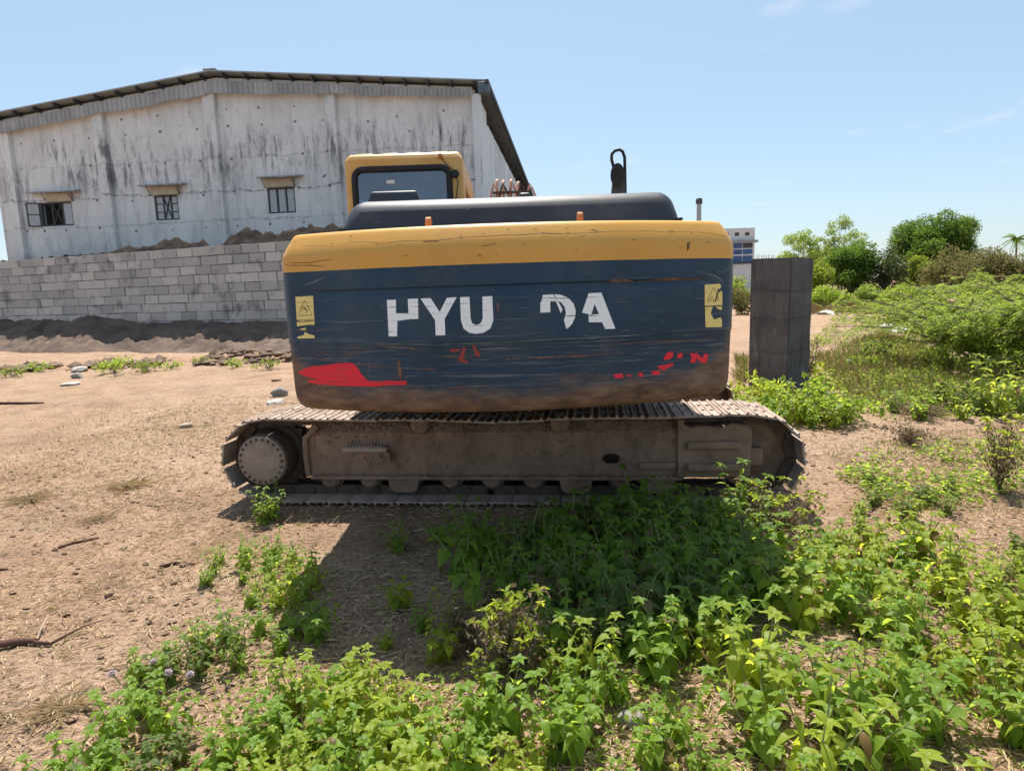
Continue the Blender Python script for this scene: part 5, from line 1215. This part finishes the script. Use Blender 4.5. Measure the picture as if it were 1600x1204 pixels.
# low creeping cover: small leaves close to the ground
def cover(name, label, regions, n, size, mat, seed, hmax=.06, thr=(-.3, .3)):
    r = np.random.default_rng(seed); P = []
    for poly, wgt in regions:
        wp = [gz(*p) for p in poly]; wpoly = [(p.x, p.y) for p in wp]; x0, x1 = min(p[0] for p in wpoly), max(p[0] for p in wpoly); y0, y1 = min(p[1] for p in wpoly), max(p[1] for p in wpoly)
        m = int(n*wgt*4); xs_ = r.uniform(x0, x1, m); ys_ = r.uniform(y0, y1, m); k = fbm(xs_*1.8, ys_*1.8, seed, 3) > r.uniform(thr[0], thr[1], m)
        P += [(a, b_) for a, b_ in zip(xs_[k], ys_[k]) if inside((a, b_), wpoly)][:int(n*wgt)]
    P = np.array(P); m = len(P); hh = hmax*r.random(m)**1.5; a = r.uniform(0, 6.28, m); B = np.column_stack([P, gh(P[:, 0], P[:, 1])+hh+.004]); D = unit(np.column_stack([np.cos(a), np.sin(a), r.normal(size=m)*.3])); U = unit(np.column_stack([r.normal(size=(m, 2))*.4, np.ones(m)]))
    s_ = size*(.5+r.random(m)); V, F = leaf_quads(B, D, U, s_, s_*.55, .2); o = link(name, np_mesh(name, V, F, mat)); tag(o, label, 'ground cover', None, 'stuff')
cover('creeping_cover', 'low creeping leaves between the foreground weeds', [([(0+80,1204),(250,1060),(420,1000),(560,1080),(700,1060),(900,1000),(1150,930),(1250,830),(1420,820),(1700,900),(1700,1300),(100,1300)], 1)], 4500, .03, LEAF_B, 81)
cover('verge_cover', 'green creeping leaves covering the verge past the post', [([(1268,600),(1330,560),(1400,530),(1500,560),(1620,600),(1620,650),(1400,665),(1330,640)], .75), ([(1300,740),(1400,700),(1600,690),(1600,790),(1400,800)], .07)], 20000, .05, LEAF_B, 82, .12)
cover('path_cover', 'thin green growth beside the far bare earth', [([(1260,545),(1300,500),(1420,500),(1480,530),(1330,560)], 1)], 9000, .07, LEAF_C, 83, .15, (-.1, .4))
# straw and chips strewn over the soil
def strewn(name, label, cat, n, L, W, mat, seed, box=(-5.5, 5.5, 1.5, 11), lift=.006):
    r = np.random.default_rng(seed); x = r.uniform(box[0], box[1], n); y = box[2]+(box[3]-box[2])*r.random(n)**1.9
    keep = vnoise(x*.9, y*.9, seed)+.6*vnoise(x*4, y*4, seed+1) > r.uniform(-.55, .35, n); x = x[keep]; y = y[keep]; n = len(x)
    a = r.uniform(0, 6.28, n); D = unit(np.column_stack([np.cos(a), np.sin(a), r.normal(size=n)*.12])); U = unit(np.column_stack([r.normal(size=(n, 2))*.35, np.ones(n)]))
    B = np.column_stack([x, y, gh(x, y)+lift*(.3+r.random(n))]); l = L*(.3+1.2*r.random(n)**2); V, F = leaf_quads(B, D, U, l, W*(.5+r.random(n)), .1)
    o = link(name, np_mesh(name, V, F, mat)); tag(o, label, cat, None, 'stuff')
strewn('straw_litter', 'broken straw and dry grass bits strewn over the soil', 'litter', 110000, .085, .0055, STRAWM, 31, lift=.016)
strewn('dry_leaf_litter', 'small dead brown leaf bits scattered on the soil', 'litter', 12000, .028, .014, DRYL, 32)
# loose clods
r_ = np.random.default_rng(8); n = 9000; x = r_.uniform(-6, 6, n); y = 1.5+9*r_.random(n)**1.6; sz = .004+.022*r_.random(n)**4
ico = np.array([(0, 0, 1), (.9, 0, .3), (.28, .85, .3), (-.72, .53, .3), (-.72, -.53, .3), (.28, -.85, .3), (0, 0, -.6)]); icf = np.array([(0, 1, 2), (0, 2, 3), (0, 3, 4), (0, 4, 5), (0, 5, 1), (6, 2, 1), (6, 3, 2), (6, 4, 3), (6, 5, 4), (6, 1, 5)])
V = (ico[None]*(.7+.6*r_.random((n, 7, 1)))*sz[:, None, None]*np.array([1.2, 1, .7])+np.column_stack([x, y, gh(x, y)+sz*.2])[:, None]).reshape(-1, 3); F = (icf[None]+np.arange(n)[:, None, None]*7).reshape(-1, 3)
o = link('soil_clods', np_mesh('soil_clods', V, F, G_)); tag(o, 'small loose clods of soil on the ground', 'soil', None, 'stuff')

# dark clods along the eroded ledge
r_ = np.random.default_rng(18); n = 700; pxs = r_.uniform(-20, 470, n); pts = []
for px in pxs:
    q = gy(px, 566+r_.normal()*3.5+4*math.sin(px*.03), 15.6+r_.uniform(-.5, .6)); pts.append((q.x, q.y))
pts = np.array(pts); sz = .03+.13*r_.random(n)**2.5; keep = vnoise(pts[:, 0]*1.1, 0*pts[:, 0], 4) > -.18; pts = pts[keep]; sz = sz[keep]; n = len(sz)
V = (ico[None]*(.6+.7*r_.random((n, 7, 1)))*sz[:, None, None]*np.array([1.3, 1, .75])+np.column_stack([pts, gh(pts[:, 0], pts[:, 1])+sz*.3])[:, None]).reshape(-1, 3); F = (icf[None]+np.arange(n)[:, None, None]*7).reshape(-1, 3)
o = link('ledge_clods', np_mesh('ledge_clods', V, F, plain('brown clod', (.20, .135, .095), .95, .35, 5, bump=.6))); tag(o, 'dark broken soil clods along the low eroded ledge', 'soil', None, 'stuff')

# ------------------------------------------------------------------ stones, rubble, sticks, litter
def rock(name, label, cat, px, py, size, mat, seed, flat=.6, Yf=None):
    q = gz(px, py) if Yf is None else gy(px, py, Yf); z = ghs(q.x, q.y)
    bm = bmesh.new(); bmesh.ops.create_icosphere(bm, subdivisions=3, radius=1); rr = random.Random(seed); pl_ = [Vector((rr.gauss(0, 1), rr.gauss(0, 1), rr.gauss(0, 1))).normalized() for _ in range(9)]; dd = [rr.uniform(.55, .9) for _ in pl_]
    for v in bm.verts:
        for p, d in zip(pl_, dd):
            k = v.co.dot(p)
            if k > d: v.co -= p*(k-d)*.9
        v.co *= 1+.06*rr.uniform(-1, 1); v.co = Vector((v.co.x*size*rr.uniform(.99, 1.01), v.co.y*size*.8, v.co.z*size*flat))
    me = bpy.data.meshes.new(name); bm.to_mesh(me); bm.free(); me.materials.append(mat); me.polygons.foreach_set('use_smooth', np.ones(len(me.polygons), bool)); me.set_sharp_from_angle(angle=rad(32))
    o = link(name, me); o.location = (q.x, q.y, z+size*flat*.35); o.rotation_euler = (0, 0, rr.uniform(0, 6)); tag(o, label, cat); return o
TAN = plain('tan stone', (.36, .29, .22), .95, .3, 14, bump=.5); PALE = plain('pale rubble', (.40, .365, .325), .95, .25, 12, bump=.5); GREYS = plain('grey stone', (.24, .22, .205), .9, .3, 18, bump=.5); WHT = plain('white plaster lump', (.58, .55, .51), .9, .12, 15, bump=.3)
rock('stone', 'tan stone lying alone on the sunlit earth', 'stone', 291, 668, .095, TAN, 1)
rock('rubble_lump', 'pale grey rubble lump on the earth below the ledge', 'rubble', 128, 590, .25, PALE, 2, .35)
rock('rubble_lump', 'flat pale rubble slab beside a grey lump', 'rubble', 112, 608, .22, PALE, 3, .2)
rock('rubble_lump', 'small dark rubble lump between two pale pieces', 'rubble', 122, 598, .16, GREYS, 4, .6)
rock('stone', 'round grey brown stone on bare soil among weeds', 'stone', 985, 1132, .055, GREYS, 5, .8)
rock('stone', 'small white stone among low weeds', 'stone', 677, 1163, .032, WHT, 6, .7)
rock('stone', 'pale grey slab half hidden in the shaded weeds', 'stone', 1083, 806, .13, PALE, 7, .7)
rock('rubble_lump', 'pale rubble lump lying behind the track by the counterweight', 'rubble', 432, 632, .18, PALE, 8, .5)
rock('rubble_lump', 'brown broken lump on top of pale rubble behind the track', 'rubble', 436, 622, .16, GREYS, 9, .7)
rock('rubble_lump', 'white rubble bit on the ledge', 'rubble', 325, 578, .16, PALE, 10, .35, 15.6)
for i, (px, py, s_) in enumerate(((1276, 482, .45), (1290, 491, .5), (1385, 512, .35), (1408, 520, .32), (1401, 516, .2), (1326, 566, .14), (1368, 484, .25), (1152, 482, .55))):
    rock('white_rubble', 'white rubble piece lying on the far bare earth and verge', 'rubble', px, py, s_, WHT, 20+i, .35)['group'] = 'white rubble on the far earth'
WOODD = plain('dark red rotten wood', (.10, .05, .035), .9, .4, 20, bump=.6); WOODP = plain('pale dry stick', (.36, .27, .19), .9, .3, 20)
def stick(label, pts, r0, r1, mat, seed, name='stick'):
    rr = random.Random(seed); w_ = [gz(*p) for p in pts]; o0 = w_[0]; b = MB(); P = []
    for p in w_: P.append((p.x-o0.x, p.y-o0.y, ghs(p.x, p.y)+r0*.6))
    n = len(P); b.tube(P, [r0+(r1-r0)*i/(n-1) for i in range(n)], 7); o = b.build(name, mat, None, smooth=50); o.location = (o0.x, o0.y, 0); tag(o, label, 'stick'); return o
db = empty('dead_branch', gz(0, 1012)); tag(db, 'rotten dark red branch with thin curved twig on the soil', 'branch')
def loc_(px, py, z): q = gz(px, py); return (q.x-db.location.x, q.y-db.location.y, ghs(q.x, q.y)+z)
MB().tube([loc_(-30, 1018, .02), loc_(0, 1014, .024), loc_(30, 1010, .022), loc_(58, 1008, .02)], [.02, .024, .022, .013], 8).build('wood', WOODD, db, smooth=45)
MB().tube([loc_(55, 1010, .018), loc_(80, 1012, .016), (loc_(110, 1000, .03)), loc_(135, 988, .035), loc_(160, 982, .04)], [.011, .009, .006, .004, .002], 6).build('twig', WOODD, db, smooth=45)
MB().tube([loc_(58, 1004, .015), loc_(68, 990, .04), loc_(78, 975, .055)], [.006, .005, .003], 6).build('twig', WOODP, db, smooth=45)
for i, (pts, r0, r1, mt, lab) in enumerate((([(92, 856), (115, 848), (155, 840)], .012, .005, WOODD, 'dark bark strip on sunlit soil near pale straw'), ([(250, 890), (275, 884), (305, 886)], .016, .007, WOODD, 'dark rough bark piece beside small weeds'),
        ([(-5, 888), (12, 888)], .012, .006, WOODD, 'short dark stick on dry soil above the rotten branch'), ([(230, 790), (250, 792)], .008, .004, WOODD, 'thin dark stick near the drive drum on soil'), ([(165, 935), (178, 930)], .013, .01, WOODD, 'short dark wood chip beyond the weed row'),
        ([(900, 1160), (950, 1150), (985, 1140)], .007, .004, WOODD, 'thin stick leading to the round stone'), ([(0, 637), (40, 636), (70, 634)], .03, .012, WOODD, 'long dark stick on the far bare earth'), ([(425, 603), (440, 602)], .02, .012, WOODD, 'short dark stick by the counterweight on far earth'))):
    stick(lab, pts, r0, r1, mt, i)
# straw tufts
def straw_tuft(label, px, py, n, L, seed):
    q = gz(px, py); r = np.random.default_rng(seed); a = r.uniform(0, 6.28, n); D = unit(np.column_stack([np.cos(a), np.sin(a)*.7, .12+.3*r.random(n)])); U = unit(np.column_stack([r.normal(size=(n, 2))*.4, np.ones(n)]))
    V, F = leaf_quads(r.normal(size=(n, 3))*np.array([.04, .03, .006]), D, U, L*(.4+r.random(n)), .005, .1); o = link('straw_tuft', np_mesh('straw_tuft', V, F, STRAWM)); o.location = (q.x, q.y, ghs(q.x, q.y)+.01); tag(o, label, 'straw')
straw_tuft('pale dry straw tuft lying on the open soil', 45, 786, 160, .16, 1)
straw_tuft('loose pale straw heap between the tuft and the drum', 200, 765, 110, .18, 2)
straw_tuft('small pale straw tuft with grass beside dark sticks', 155, 812, 60, .12, 3)
straw_tuft('flattened straw patch on soil near the rotten branch', 90, 1120, 120, .12, 4)
